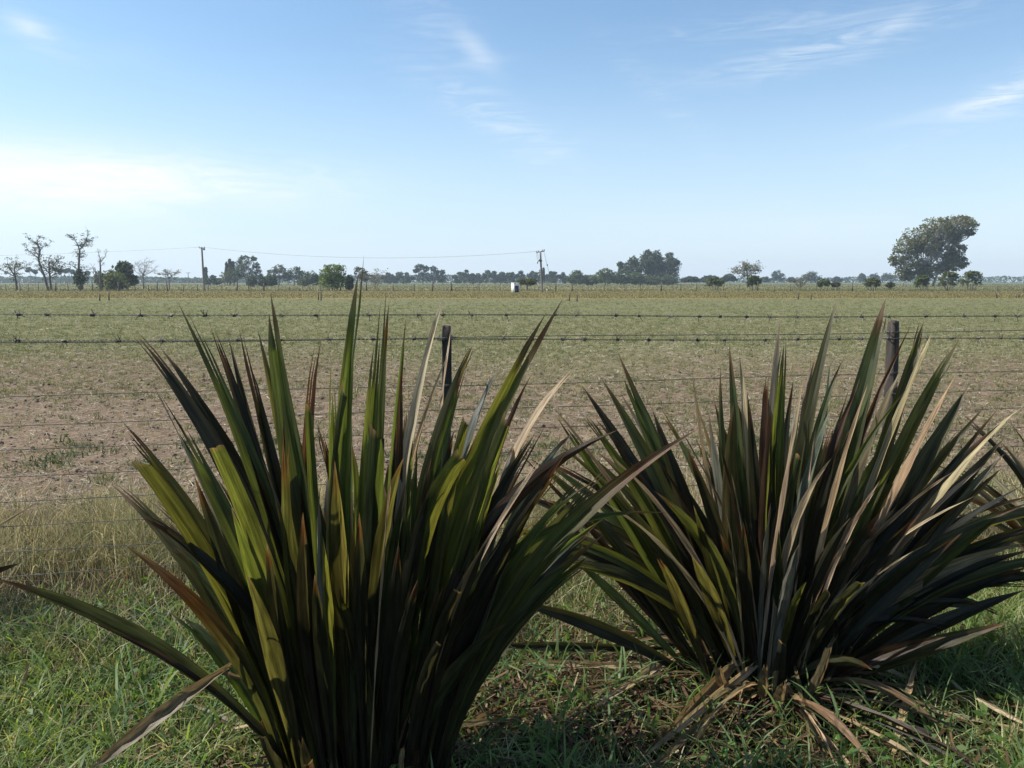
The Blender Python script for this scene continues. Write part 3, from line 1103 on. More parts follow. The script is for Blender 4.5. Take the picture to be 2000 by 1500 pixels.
grow_tree('thin_tree', 'small flat-crowned tree between the fan-shaped bare tree and the plain pole', 331, 532, YF + 20,
          [(0.14, 0.1, [(331, 560), (331, 548), (331, 542)]), (0.07, 0.03, [(331, 545), (322, 538), (317, 536)]), (0.07, 0.03, [(331, 545), (338, 537), (343, 535)]), (0.07, 0.03, [(331, 544), (330, 537), (328, 534)])],
          (0.12, 0.115, 0.07), M_BARK, 0.3, 5, group='open trees along the far fence', twig=0.9, sub=5, seed=10)
# slim poplar and dark clump
make_tree('poplar_tree', 'slim dark columnar tree just right of the plain utility pole', 403, 521, 330, [(0, 521, 536, 3.4), (0, 530, 547, 3.2)], DARKG, leaf=0.7, dens=0.9, fork=0.2, trunk_r=0.2)
make_tree('bush', 'low dark rounded bush right of the slim columnar tree', 416, 535, 320, [(0, 535, 552, 7), (12, 543, 554, 8)], DARKG, leaf=0.7, dens=0.8, group='bushes at the far fence', cat='bush')
for k, (px, tp, hw) in enumerate([(444, 511, 3.2), (450.5, 505, 3.4), (457, 509, 3.0)]):
    make_tree('poplar_tree', ['shortest pointed poplar on the left flank of the dark clump', 'tallest pointed poplar of the three left of the dark clump', 'pointed poplar touching the tall dark clump on its left'][k],
              px, tp, 300, [(0, tp, tp + 22, hw * 0.8), (0, tp + 12, 548, hw * 1.4)], (0.072, 0.085, 0.045), leaf=0.6, dens=0.8, fork=0.15, trunk_r=0.2, group='pointed poplars')
make_tree('willow_tree', 'soft grey-green tree at the foot of the pointed poplars', 440, 528, 292, [(-4, 530, 552, 12), (10, 526, 553, 12)], (0.085, 0.095, 0.05), leaf=0.6, dens=0.7, droop=0.5)
make_tree('dense_tree', 'tall dark dense clump tree with knobbly top right of the poplars', 482, 499, 300,
          [(-3, 499, 522, 13), (16, 501, 512, 6), (20, 512, 528, 9), (-14, 508, 532, 10), (-2, 515, 545, 20), (20, 524, 550, 14), (-18, 528, 552, 14)], (0.055, 0.070, 0.040), leaf=0.55, dens=0.85, second=DARKG, fork=0.2)
make_tree('bush', 'round dark bush in front of the tall dark clump', 493, 537, 225, [(0, 537, 557, 10)], DARKG, leaf=0.5, dens=0.9, group='bushes at the far fence', cat='bush', fork=0.1)
make_tree('bush', 'wide dark bush right of the round dark bush below the clump', 521, 536, 225, [(-6, 538, 557, 12), (9, 536, 557, 13)], (0.034, 0.052, 0.024), leaf=0.5, dens=0.9, group='bushes at the far fence', cat='bush', fork=0.1)
make_tree('dense_tree', 'pale-topped spreading tree left part of the grove before the bright green bush', 546, 516, 320, [(-2, 516, 535, 14), (-14, 524, 548, 9), (4, 525, 550, 16)], (0.078, 0.086, 0.052), leaf=0.65, dens=0.7, second=FARG)
make_tree('dense_tree', 'rounded dark grove tree between the pale-topped tree and the bright green bush', 575, 520, 320, [(0, 520, 548, 18), (16, 527, 550, 14), (-12, 528, 552, 12)], FARG, leaf=0.65, dens=0.8, second=DARKG)
make_tree('bush', 'dark bush left of the bright green bush', 603, 528, 240, [(-4, 538, 558, 12), (8, 528, 555, 16), (20, 530, 553, 12)], (0.055, 0.072, 0.033), leaf=0.5, dens=0.8, group='bushes at the far fence', cat='bush', fork=0.1)
make_tree('bush', 'bright green upright rounded bush left of the tall flax leaves', 651, 513, YF + 2, [(0, 514, 540, 20), (-12, 520, 548, 15), (14, 517, 546, 15), (0, 530, 556, 22), (-20, 536, 556, 10)], LIME, leaf=0.34, dens=0.75, second=(0.095, 0.13, 0.035), stems=4, trunk_r=0.14, fork=0.2, cat='bush')
make_tree('bush', 'small dark bush tucked against the right side of the bright green bush', 682, 536, YF + 6, [(0, 537, 560, 9)], DARKG, leaf=0.4, dens=0.8, group='bushes at the far fence', cat='bush', fork=0.1)
make_tree('dense_tree', 'reddish-tinged dark tree behind the tallest flax leaf tips', 703, 520, 210, [(0, 520, 545, 13), (10, 528, 552, 12)], (0.075, 0.070, 0.045), leaf=0.5, dens=0.7)
grow_tree('bare_shrub', 'brown leafless thicket shrub right of the tallest flax leaves', 733, 538, 165,
          [(0.1, 0.06, [(733, 564), (733, 552)]), (0.06, 0.02, [(733, 556), (724, 546), (718, 540)]), (0.06, 0.02, [(733, 554), (734, 545), (736, 538)]), (0.06, 0.02, [(733, 556), (743, 546), (750, 541)])],
          (0.11, 0.09, 0.065), M_BARK, 0.4, 3, twig=1.5, sub=7, seed=12, cat='shrub')

# --- far row of trees
ORD = ['first', 'second', 'third', 'fourth', 'fifth', 'sixth', 'seventh', 'eighth', 'ninth', 'tenth', 'eleventh', 'twelfth', 'thirteenth', 'fourteenth',
       'fifteenth', 'sixteenth', 'seventeenth', 'eighteenth', 'nineteenth', 'twentieth']
rr = random.Random(5)
row = [(753, 534, 9), (765, 541, 6), (776, 536, 6), (787, 536, 7), (798, 534, 8), (893, 536, 7), (906, 532, 9), (920, 535, 8), (934, 535, 8), (947, 533, 8), (961, 531, 9),
       (975, 533, 8), (989, 534, 9), (1004, 534, 9), (1022, 533, 8), (1036, 531, 8), (1052, 530, 7), (1072, 533, 8), (1086, 532, 8), (1101, 535, 8)]
for k, (px, tp, hw) in enumerate(row):
    Yr = rr.uniform(430, 470)
    lb = 548
    tp = tp - 3 + rr.uniform(-2.5, 2)
    hw = hw * rr.uniform(0.95, 1.3)
    px = px + rr.uniform(-4, 4)
    lobes = [(rr.uniform(-4, 4), tp, tp + rr.uniform(6, 10), hw * rr.uniform(0.45, 0.8)), (rr.uniform(-8, -2), tp + rr.uniform(2, 7), tp + 14, hw * rr.uniform(0.5, 0.8)),
             (rr.uniform(2, 8), tp + rr.uniform(2, 8), tp + 15, hw * rr.uniform(0.5, 0.8)), (rr.uniform(-5, 5), tp + 11, 554, hw * 0.85)]
    if rr.random() < 0.4:
        lobes.append((rr.uniform(-9, 9), tp + 10, 554, hw * 0.7))
    make_tree('row_tree', '%s tree from the left in the far hazy row across the middle distance' % ORD[k], px, tp, Yr, lobes, FARG, leaf=0.72, dens=0.6,
              fork=0.4, group='far row of trees', second=(0.062, 0.078, 0.045), bark=M_BARK_PALE, clump=1.1)
make_tree('tall_tree', 'tall knobbly tree standing above the far row left of the fence post', 826, 516, 440, [(-5, 516, 530, 11), (-13, 524, 534, 7), (6, 519, 532, 7), (0, 528, 552, 18)], FARG, leaf=0.9, dens=0.8, second=DARKG, fork=0.3)
make_tree('tall_tree', 'round-headed tree above the far row, right of the tall knobbly one', 848, 519, 440, [(0, 519, 532, 7), (6, 527, 536, 6), (-4, 530, 552, 15), (14, 534, 552, 12)], FARG, leaf=0.9, dens=0.8, fork=0.3)
make_tree('tall_tree', 'small lone-headed tree rising from the far row near the post', 865, 527, 440, [(0, 527, 537, 5.5), (-2, 536, 552, 12)], FARG, leaf=0.9, dens=0.75, fork=0.4)
make_tree('olive_tree', 'low olive-green tree standing right behind the white shed', 1030, 544, YF + 8, [(-8, 545, 556, 14), (8, 544, 558, 14)], (0.10, 0.10, 0.04), leaf=0.36, dens=0.6, trunk_r=0.13, fork=0.45)
make_tree('cypress_tree', 'narrow dark column just right of the T-shaped pole', 1061.5, 522, 430, [(0, 522, 538, 2.0), (0, 530, 552, 2.4)], (0.045, 0.045, 0.032), leaf=0.7, dens=1.1, fork=0.1, trunk_r=0.25)
# --- green belt and the eucalyptus clump in the right middle
for k, (px, tp, hw, lab) in enumerate([(1125, 528, 17, 'mid-green rounded tree right of the far row'), (1152, 536, 14, 'pale low feathery tree in the dip left of the long green mass'),
                                       (1182, 524, 20, 'left rounded tree of the long green mass under the eucalyptus clump'), (1213, 527, 18, 'second tree of the long green mass under the eucalyptus clump'),
                                       (1243, 530, 19, 'third tree of the long green mass under the eucalyptus clump'), (1275, 536, 17, 'fourth low tree at the foot of the eucalyptus clump'),
                                       (1306, 535, 16, 'last low tree at the right foot of the eucalyptus clump')]):
    make_tree('belt_tree', lab, px, tp, 300 + k * 4, [(0, tp, tp + 16, hw * 0.85), (-hw * 0.55, tp + 5, 556, hw * 0.8), (hw * 0.55, tp + 5, 556, hw * 0.8), (0, tp + 10, 557, hw)], (0.082, 0.102, 0.048), leaf=0.52, dens=0.7, group='green belt of trees', second=(0.07, 0.088, 0.045))
make_tree('spiky_tree', 'small spiky-crowned tree on the left slope of the eucalyptus clump', 1212, 511, 360, [(0, 511, 524, 7), (4, 518, 535, 10)], FARG, leaf=0.95, dens=0.7, fork=0.4)
for k, (px, tp, lobes, lab) in enumerate([
        (1237, 498, [(0, 499, 520, 10), (-8, 508, 530, 10), (4, 515, 540, 12)], 'left stepped tree of the tall dark eucalyptus clump'),
        (1264, 487, [(0, 487, 505, 8), (-3, 497, 525, 11), (2, 515, 540, 13)], 'tallest round-headed tree of the dark eucalyptus clump'),
        (1284, 488, [(-2, 488, 506, 9), (0, 500, 525, 12), (0, 515, 542, 14)], 'second round-headed tree in the middle of the eucalyptus clump'),
        (1308, 492, [(0, 492, 508, 9), (4, 502, 522, 13), (12, 508, 518, 7), (-2, 512, 540, 12)], 'right eucalyptus of the clump with branches hanging over the field')]):
    make_tree('eucalyptus_tree', lab, px, tp, 345 + 6 * k, lobes + [(-5, tp + 7, tp + 36, 14), (7, tp + 9, tp + 40, 14), (0, tp + 20, 553, 18)], (0.062, 0.074, 0.045), leaf=0.75, dens=0.8, bark=M_BARK_PALE, fork=0.3, droop=0.5, group='dark eucalyptus clump', second=(0.05, 0.06, 0.038))

# --- right middle distance
for k, (px, tp, hw, Yd, lab) in enumerate([
        (1350, 540, 20, 380, 'low far hedge tree right of the eucalyptus clump'), (1388, 538, 22, 380, 'second low far hedge tree right of the eucalyptus clump'),
        (1425, 535, 16, 390, 'third far hedge tree, left of the flat-topped acacia'), (1494, 540, 10, 520, 'low far tree left of the rounded hazy tree'),
        (1518, 526, 13, 560, 'rounded hazy blue tree in the distance right of the acacia'), (1546, 541, 9, 520, 'small far tree right of the rounded hazy tree'),
        (1584, 529, 18, 520, 'broad flat-domed far tree above the small shrubs'), (1634, 540, 9, 560, 'tiny dome-shaped far tree in the gap left of the far grove'),
        (1684, 532, 8, 620, 'left bump of the hazy grove beside the big eucalyptus'), (1707, 531, 9, 620, 'right bump of the hazy grove beside the big eucalyptus'),
        (1735, 532, 14, 610, 'hazy tree hidden partly by the big eucalyptus left side')]):
    make_tree('far_tree', lab, px, tp, Yd, [(0, tp, 548, hw * 0.72), (-hw * 0.5, tp + 4, 551, hw * 0.6), (hw * 0.5, tp + 5, 551, hw * 0.6)], FARG, leaf=1.0, dens=0.8, group='far scattered trees', clump=1.1)
grow_tree('acacia_tree', 'flat-topped greyish acacia rising behind a green bush right of centre', 1460, 519, 190,
          [(0.22, 0.14, [(1460, 562), (1460, 548), (1459, 538)]), (0.1, 0.04, [(1459, 540), (1450, 530), (1445, 523)]), (0.1, 0.04, [(1459, 539), (1458, 528), (1456, 521)]), (0.1, 0.04, [(1460, 539), (1468, 529), (1473, 522)]),
           (0.08, 0.04, [(1459, 542), (1447, 534), (1441, 530)]), (0.08, 0.04, [(1460, 541), (1472, 532), (1479, 527)])],
          (0.105, 0.095, 0.062), M_BARK, 0.45, 8, twig=1.5, sub=6, seed=13)
for (px, tp, Yd, hw, col, lab) in [
        (1395, 541, 138, 17, (0.095, 0.105, 0.055), 'thin grey-green shrub with spread stems left of the acacia'),
        (1472, 537, 140, 14, (0.070, 0.090, 0.035), 'dense green bush in front of the flat-topped acacia'),
        (1608, 544, 140, 12, (0.08, 0.10, 0.045), 'green leaning bush right of the small bare shrub'),
        (1632, 549, 140, 8, (0.10, 0.10, 0.06), 'thin pale shrub on the right of the leaning bush'),
        (1703, 542, 136, 15, (0.10, 0.105, 0.05), 'umbrella-shaped little shrub left of the big eucalyptus'),
        (1739, 550, 138, 9, (0.09, 0.10, 0.05), 'small low shrub between the umbrella shrub and big eucalyptus'),
        (1800, 537, 134, 15, (0.085, 0.105, 0.042), 'green shrub right below the big eucalyptus trunk'),
        (1853, 530, 142, 20, (0.105, 0.115, 0.05), 'wide open shrub at the right foot of the big eucalyptus'),
        (1897, 528, 144, 20, (0.10, 0.115, 0.045), 'vase-shaped many-stemmed shrub at the far right of the eucalyptus')]:
    b = 549 + F * H / Yd
    make_tree('shrub', lab, px, tp, Yd, [(0, tp, tp + 13, hw * 0.75), (-hw * 0.55, tp + 3, b - 6, hw * 0.55), (hw * 0.5, tp + 2, b - 7, hw * 0.58)], col, leaf=0.30, dens=0.42, trunk_r=0.11, stems=4, fork=0.3, group='shrubs along the right of the far fence', cat='shrub', twigs=1)
grow_tree('bare_shrub', 'small nearly leafless shrub right of centre at the far fence', 1562, 545, 139,
          [(0.1, 0.06, [(1562, 567), (1562, 560)]), (0.06, 0.02, [(1562, 562), (1554, 553), (1549, 547)]), (0.06, 0.02, [(1562, 561), (1562, 551), (1564, 545)]), (0.06, 0.02, [(1562, 562), (1571, 553), (1577, 549)])],
          (0.12, 0.105, 0.07), M_BARK_DARK, 0.26, 3, twig=1.0, sub=6, seed=14, cat='shrub')

# --- far woods that read as one mass along the horizon
def far_wood(name, label, x0, x1, tops, Y, color, num, seed):
    rnd = np.random.default_rng(seed)
    m = Y / F
    px = rnd.uniform(x0, x1, num)
    xs = np.linspace(x0, x1, len(tops))
    tp = np.interp(px, xs, tops) + 2.4 * (fbm(px * 0.12, px * 0 + seed, 3) - 0.5) * 2
    zt = H + (HORIZON - tp) * m
    z = rnd.uniform(0, 1, num) ** 0.8 * zt
    y = Y + rnd.uniform(-12, 12, num)
    C = np.stack([(px - 1000) / F * (y * CP + H * SP), y, z], 1)
    V, Q, Cc = leaf_quads(C, 1.7, rnd, color, 0.3)
    o = obj(name, np_mesh(name, V, None, Q, Cc, M_TREE))
    tag(o, label, 'wood', None, 'stuff')


far_wood('distant_wood', 'low dark line of distant woodland along the left horizon', -80, 460, [541, 541, 540, 541, 543, 543], 640, FARG, 9000, 3)
far_wood('distant_wood', 'thin hazy line of distant woodland behind the far row and shed', 440, 1200, [541, 539, 538, 538, 537, 538, 538, 539], 700, FARG, 13000, 4)
far_wood('distant_wood', 'thin hazy line of distant woodland along the right horizon', 1180, 2080, [542, 543, 544, 543, 543, 538, 540, 540, 541], 760, FARG, 9000, 5)
# thin tall trees far behind the left group
for k, (px, tp) in enumerate([(60, 524), (70, 527), (112, 523), (119, 527), (128, 526), (136, 524), (142, 527), (171, 530)]):
    make_tree('spindly_tree', '%s spindly far tree from the left, seen between the half-bare trees' % ORD[k], px, tp, 420, [(0, tp, tp + 6, 5.5), (rr.uniform(-3, 3), tp + 3, tp + 8, 4)], FARG, leaf=0.9, dens=0.6, fork=0.75, trunk_r=0.17, group='spindly far trees', bark=M_BARK)

# ------------------------------------------------------------------ flax plants
KIND = {  # pigment, light through the blade
    'G': ((0.050, 0.064, 0.026), (0.160, 0.195, 0.026)),
    'Y': ((0.068, 0.080, 0.024), (0.215, 0.230, 0.030)),
    'O': ((0.060, 0.058, 0.025), (0.155, 0.145, 0.028)),
    'B': ((0.030, 0.031, 0.020), (0.048, 0.046, 0.014)),
    'R': ((0.070, 0.042, 0.024), (0.100, 0.048, 0.018)),
    'D': ((0.640, 0.490, 0.300), (0.380, 0.270, 0.130)),
    'T': ((0.270, 0.200, 0.108), (0.200, 0.135, 0.055)),
    'S': ((0.230, 0.230, 0.185), (0.150, 0.160, 0.060)),
}
LEAF_RND = random.Random(99)
VIEW0 = Vector((0, 0, H))


def strap_leaf(root, B, M_, T_, w, kind, end='p', roll=0.0, fold_top=22, center=None, tipdry=None, name='leaf', flat_base=False, twist=0.0):
    """one strap leaf through base, middle and tip; keeled at the base, opening upward"""
    rnd = LEAF_RND
    B, M_, T_ = Vector(B), Vector(M_), Vector(T_)
    tm = (M_ - B).length / ((M_ - B).length + (T_ - M_).length)
    tm = min(0.72, max(0.28, tm))
    Cn = (M_ - B * (1 - tm) ** 2 - T_ * tm ** 2) / (2 * tm * (1 - tm))
    loc = root.location if root else B.copy()
    n = 15
    svals = (-1.0, -0.5, 0.0, 0.0, 0.5, 1.0)     # the keel is a hard crease
    col, glow = KIND[kind]
    v = rnd.uniform(0.8, 1.2) * 0.84
    col = np.array(col) * v * np.array([1 + rnd.uniform(-.12, .12), 1 + rnd.uniform(-.07, .07), 1 + rnd.uniform(-.1, .1)])
    glow = np.array(glow) * 1.0 * rnd.uniform(0.75, 1.2) * np.array([1 + rnd.uniform(-.12, .12), 1, 1])
    dry = np.array((0.30, 0.20, 0.105)); drg = np.array((0.20, 0.12, 0.05))
    rust = np.array((0.115, 0.050, 0.022)); rsg = np.array((0.24, 0.085, 0.018))
    tipdry = tipdry if tipdry is not None else rnd.uniform(0.05, 0.14)
    seed = rnd.random()
    ts = 1.0
    if end == 's':
        ts = rnd.uniform(0.82, 0.93)
    out = None
    if center is not None:
        o2 = M_ - center
        out = Vector((o2.x, o2.y, 0.0))
    ft = math.radians(fold_top)
    ang = rnd.uniform(0, 6.28)

    def frame(t):
        P = B * (1 - t) ** 2 + Cn * 2 * t * (1 - t) + T_ * t * t
        tan = ((Cn - B) * (1 - t) + (T_ - Cn) * t).normalized()
        view = (P - VIEW0).normalized()
        S = tan.cross(view)
        if S.length < 1e-4:
            S = Vector((1, 0, 0))
        S.normalize()
        N = S.cross(tan)
        q = Quaternion(tan, roll + twist * (t - 0.4))
        S = q @ S
        N = q @ N
        P = P + S * w * 0.04 * math.sin(t * 4.2 + ang) * t
        return P, S, N

    def width(t):
        basew = 0.50 + 0.50 * min(1.0, (t / 0.52)) ** 1.2
        if flat_base:
            basew = 0.35 + 0.65 * min(1.0, t / 0.35)
        if end == 'c':
            return basew * (1 - 0.40 * (max(0, t - 0.5) / 0.5) ** 1.3)
        if t > 0.56:
            k = (t - 0.56) / 0.44
            return basew * max(0.012, (1 - k ** 1.75)) if end != 's' else basew * max(0.02, (1 - 0.78 * k ** 1.6))
        return basew
    sgn = 1.0
    _, S0, N0 = frame(0.5)
    if out is not None and N0.dot(out) < 0:
        sgn = -1.0

    def point(t, s):
        P, S, N = frame(t)
        fold = ft + (math.radians(62) - ft) * max(0.0, 1 - t / 0.6) ** 1.3
        hw = w * 0.5 * width(t)
        ripple = 0.0025 * math.sin(t * 31 + s * 2 + ang)
        return P + S * (s * hw * math.cos(fold)) - N * (sgn * abs(s) ** 1.25 * hw * math.sin(fold)) + N * ripple

    def shade(t, s):
        c, gl = col.copy(), glow.copy()
        if kind in 'GYOBSR':
            if abs(s) > 0.9:                                # orange-brown margin of the leaf
                c = c * 0.82 + rust * 0.13
                gl = gl * 0.88 + rsg * 0.06
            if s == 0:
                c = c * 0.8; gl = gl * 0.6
            k = min(1, max(0, (t - (1 - tipdry)) / max(tipdry * 0.6, 1e-3)))
            if end != 'c':
                c = c * (1 - k) + rust * k; gl = gl * (1 - k) + rsg * 0.55 * k
                k2 = min(1, max(0, (t - (1 - tipdry * 0.45)) / (tipdry * 0.4)))
                c = c * (1 - k2) + dry * 0.7 * k2; gl = gl * (1 - k2) + drg * k2
            elif t > 0.985:
                c = np.array((0.34, 0.22, 0.09)); gl = np.array((0.3, 0.2, 0.05))
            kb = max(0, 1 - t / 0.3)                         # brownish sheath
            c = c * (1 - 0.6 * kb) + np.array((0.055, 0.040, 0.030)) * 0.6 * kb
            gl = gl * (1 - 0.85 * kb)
        return c, gl
    V, Q, Tr, C1, C2, UV = [], [], [], [], [], []

    def add(t, s, pos=None):
        V.append((point(t, s) if pos is None else pos) - loc)
        c, gl = shade(t, s)
        C1.append(c); C2.append(gl); UV.append((t, s, seed))
        return len(V) - 1
    rows_ = []
    tv = [i / n * ts for i in range(n + 1)]
    if end == 'c':
        tv.insert(-1, 0.984)
    for i, t in enumerate(tv):
        r = []
        for s in svals:
            if i == len(tv) - 1 and end == 'p':
                break
            tt = t
            if end == 'c' and i == len(tv) - 1:
                tt = t + 0.022 * s * math.cos(ang) + rnd.uniform(-0.006, 0.006)
            r.append(add(tt, s))
        rows_.append(r)
    if end == 'p':
        rows_.pop()
        tip = add(1.0, 0.0)
        r = rows_[-1]
        for j in (0, 1, 3, 4):
            Tr.append((r[j], r[j + 1], tip))
    for a, b in zip(rows_[:-1], rows_[1:]):
        for j in (0, 1, 3, 4):
            Q.append((a[j], a[j + 1], b[j + 1], b[j]))
    if end == 's':
        r = rows_[-1]
        cuts = rnd.choice(([0, 2, 5], [0, 1, 5], [0, 1, 4, 5], [0, 1, 2, 5], [0, 1, 3, 4, 5], [0, 2, 4, 5]))
        P0, S, N = frame(ts)
        longest = rnd.choice(cuts[1:])
        for a, b in zip(cuts[:-1], cuts[1:]):
            te = rnd.uniform(ts + 0.06, 1.03) if b != longest else rnd.uniform(0.98, 1.03)
            sc = (svals[a] + svals[b]) / 2
            sp = rnd.uniform(-0.3, 0.5) * sc
            Pm, Sm, Nm = frame((ts + te) / 2)
            Pe, Se, Ne = frame(te)
            hw = w * 0.5 * width(ts)
            mid = Pm + Sm * hw * (sc * 0.85 + sp * 0.4)
            ww = hw * abs(svals[b] - svals[a]) * 0.30
            m1 = add((ts + te) / 2, svals[a], mid - Sm * ww)
            m2 = add((ts + te) / 2, svals[b], mid + Sm * ww)
            e = add(min(te, 1), sc, Pe + Se * hw * (sc * 0.6 + sp) + Ne * rnd.uniform(-0.01, 0.01))
            chain = r[a:b + 1]
            k = len(chain) // 2
            for j in range(len(chain) - 1):
                Tr.append((chain[j], chain[j + 1], m1 if j < k else m2))
            if len(chain) > 1:
                Tr.append((m1, chain[k], m2))
            Tr.append((m1, m2, e))
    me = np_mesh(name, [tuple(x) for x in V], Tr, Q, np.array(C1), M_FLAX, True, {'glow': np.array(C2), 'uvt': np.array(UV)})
    return obj(name, me, root)


def flax_leaf(root, Yc, tip, mid, bx, wpx, kind, end='p', dy=0.0, roll=None, fold=None, tipdry=None, zb=0.0, base_dy=None, twist=None):
    rnd = LEAF_RND
    yb = Yc + (0.22 * dy if base_dy is None else base_dy) + rnd.uniform(-0.03, 0.03)
    B = Vector((x_of(bx, yb, zb), yb, zb - 0.02))
    T_ = at(tip[0], tip[1], Yc + dy)
    M_ = at(mid[0], mid[1], Yc + 0.45 * dy)
    w = wpx / F * (Yc + 0.45 * dy) * 1.0
    if roll is None:
        roll = rnd.uniform(-0.95, -0.4) if kind in 'DST' else rnd.uniform(-0.45, 0.45)
    if fold is None:
        fold = rnd.uniform(18, 42)
    ctr = root.location.copy()
    return strap_leaf(root, B, M_, T_, w / max(0.55, math.cos(roll)), kind, end, roll, fold, ctr, tipdry, twist=rnd.uniform(-0.18, 0.18) if twist is None else twist)


LY = 2.30
left_flax = empty('flax_plant', (x_of(715, LY), LY, 0), 'large clump of bronze-green strap leaves left of centre, tallest leaves crossing the horizon', 'plant', 'flax plants along the fence')
LEFT = [
    ((268, 655), (455, 935), 630, 40, 'B', 's', .25), ((312, 678), (480, 935), 640, 38, 'B', 'p', .3), ((238, 828), (420, 1085), 600, 42, 'O', 's', 0.03),
    ((272, 905), (408, 1100), 590, 50, 'Y', 'c', -.1), ((318, 780), (440, 1010), 620, 44, 'G', 's', .1), ((362, 608), (505, 935), 660, 40, 'G', 's', .2),
    ((415, 640), (500, 900), 670, 32, 'B', 's', .25), ((443, 650), (515, 930), 680, 28, 'B', 'p', .3), ((474, 668), (545, 960), 690, 38, 'B', 's', .2),
    ((502, 640), (560, 900), 690, 40, 'O', 'p', .12), ((520, 568), (572, 880), 700, 56, 'G', 's', .08), ((622, 676), (600, 900), 690, 30, 'R', 's', .1),
    ((602, 795), (615, 1000), 690, 26, 'G', 'c', -.03), ((650, 685), (652, 950), 700, 28, 'Y', 's', 0), ((553, 798), (560, 1050), 660, 26, 'B', 'p', -.15),
    ((556, 862), (562, 1080), 655, 30, 'O', 's', -.2), ((703, 518), (675, 900), 710, 46, 'G', 's', .05), ((671, 760), (648, 1000), 690, 26, 'G', 'c', -.05),
    ((745, 586), (722, 900), 725, 44, 'Y', 's', 0), ((761, 590), (742, 850), 735, 26, 'G', 'p', .06), ((733, 845), (725, 1080), 725, 54, 'G', 'c', -.1),
    ((793, 612), (768, 900), 750, 22, 'G', 'p', .2), ((785, 705), (780, 870), 760, 20, 'R', 'p', .1), ((868, 572), (802, 850), 770, 24, 'D', 's', .1),
    ((875, 690), (800, 920), 780, 16, 'D', 'p', .1), ((880, 645), (862, 800), 800, 8, 'D', 'p', .3), ((927, 668), (850, 880), 800, 36, 'O', 's', .1),
    ((905, 718), (850, 950), 790, 30, 'G', 's', .05), ((980, 715), (920, 860), 830, 22, 'S', 's', .3), ((1080, 603), (930, 900), 810, 58, 'Y', 's', .1),
    ((988, 822), (925, 1020), 810, 38, 'Y', 'c', -.05), ((908, 822), (880, 950), 790, 26, 'Y', 'c', -.05), ((900, 893), (835, 1020), 745, 50, 'Y', 'c', -.3),
    ((653, 898), (668, 1080), 690, 52, 'O', 'p', -.3), ((790, 890), (755, 1020), 720, 34, 'O', 'p', -.2), ((806, 856), (795, 980), 770, 16, 'G', 'p', -.15),
    ((817, 858), (805, 1000), 775, 16, 'G', 'p', -.16), ((887, 838), (865, 950), 790, 24, 'B', 'p', 0), ((1040, 728), (975, 880), 840, 18, 'R', 'p', .2),
    ((1112, 730), (1020, 860), 840, 20, 'D', 's', .2), ((1003, 870), (985, 950), 850, 22, 'S', 'p', .1), ((985, 890), (945, 1010), 820, 22, 'Y', 'p', -.1),
    ((1207, 840), (1010, 965), 830, 40, 'R', 'p', -.05), ((1120, 845), (1040, 960), 860, 36, 'S', 'p', .1), ((1150, 945), (1040, 1050), 860, 20, 'G', 'p', 0),
    ((1360, 838), (1080, 1070), 850, 46, 'G', 'p', -.1), ((1307, 1000), (1060, 1046), 870, 28, 'G', 'p', .1), ((240, 1062), (400, 1195), 565, 42, 'O', 'p', -.1),
    ((352, 1070), (430, 1210), 590, 18, 'B', 'p', -.05), ((380, 925), (440, 1100), 600, 44, 'B', 'p', -.08), ((420, 872), (500, 1060), 640, 48, 'Y', 'c', -.15),
    ((450, 990), (500, 1150), 640, 38, 'Y', 'p', -.25), ((625, 940), (620, 1150), 670, 14, 'S', 'p', -.3), ((630, 1050), (640, 1200), 655, 24, 'Y', 'p', -.35),
    ((893, 1155), (850, 1260), 800, 26, 'B', 'c', -.3), ((855, 1258), (815, 1370), 790, 24, 'B', 'c', -.35), ((1110, 880), (980, 1090), 860, 48, 'B', 'p', -.05),
    ((1060, 950), (960, 1120), 840, 40, 'B', 'p', -.15), ((700, 1000), (705, 1180), 715, 40, 'B', 'p', -.3), ((780, 1060), (765, 1220), 740, 42, 'B', 'p', -.3),
    ((590, 1000), (600, 1180), 650, 46, 'B', 'p', -.25), ((520, 1060), (545, 1220), 620, 40, 'B', 'p', -.3), ((960, 1040), (890, 1190), 800, 36, 'B', 'p', -.25),
    ((480, 1120), (530, 1270), 600, 42, 'O', 'p', -.25), ((850, 930), (800, 1120), 755, 40, 'B', 'p', -.2),
    ((283, 728), (355, 860), 620, 5, 'D', 'p', .12), ((615, 1120), (630, 1280), 660, 36, 'B', 'p', -.38), ((815, 1130), (775, 1290), 745, 38, 'B', 'p', -.35),
]
for L in LEFT:
    tip, mid, bx, wpx, kind, end, dy = L
    flax_leaf(left_flax, LY, tip, mid, bx, wpx, kind, end, dy, tipdry=0.3 if tip == (1360, 838) else 0.55 if tip == (240, 1062) else None)
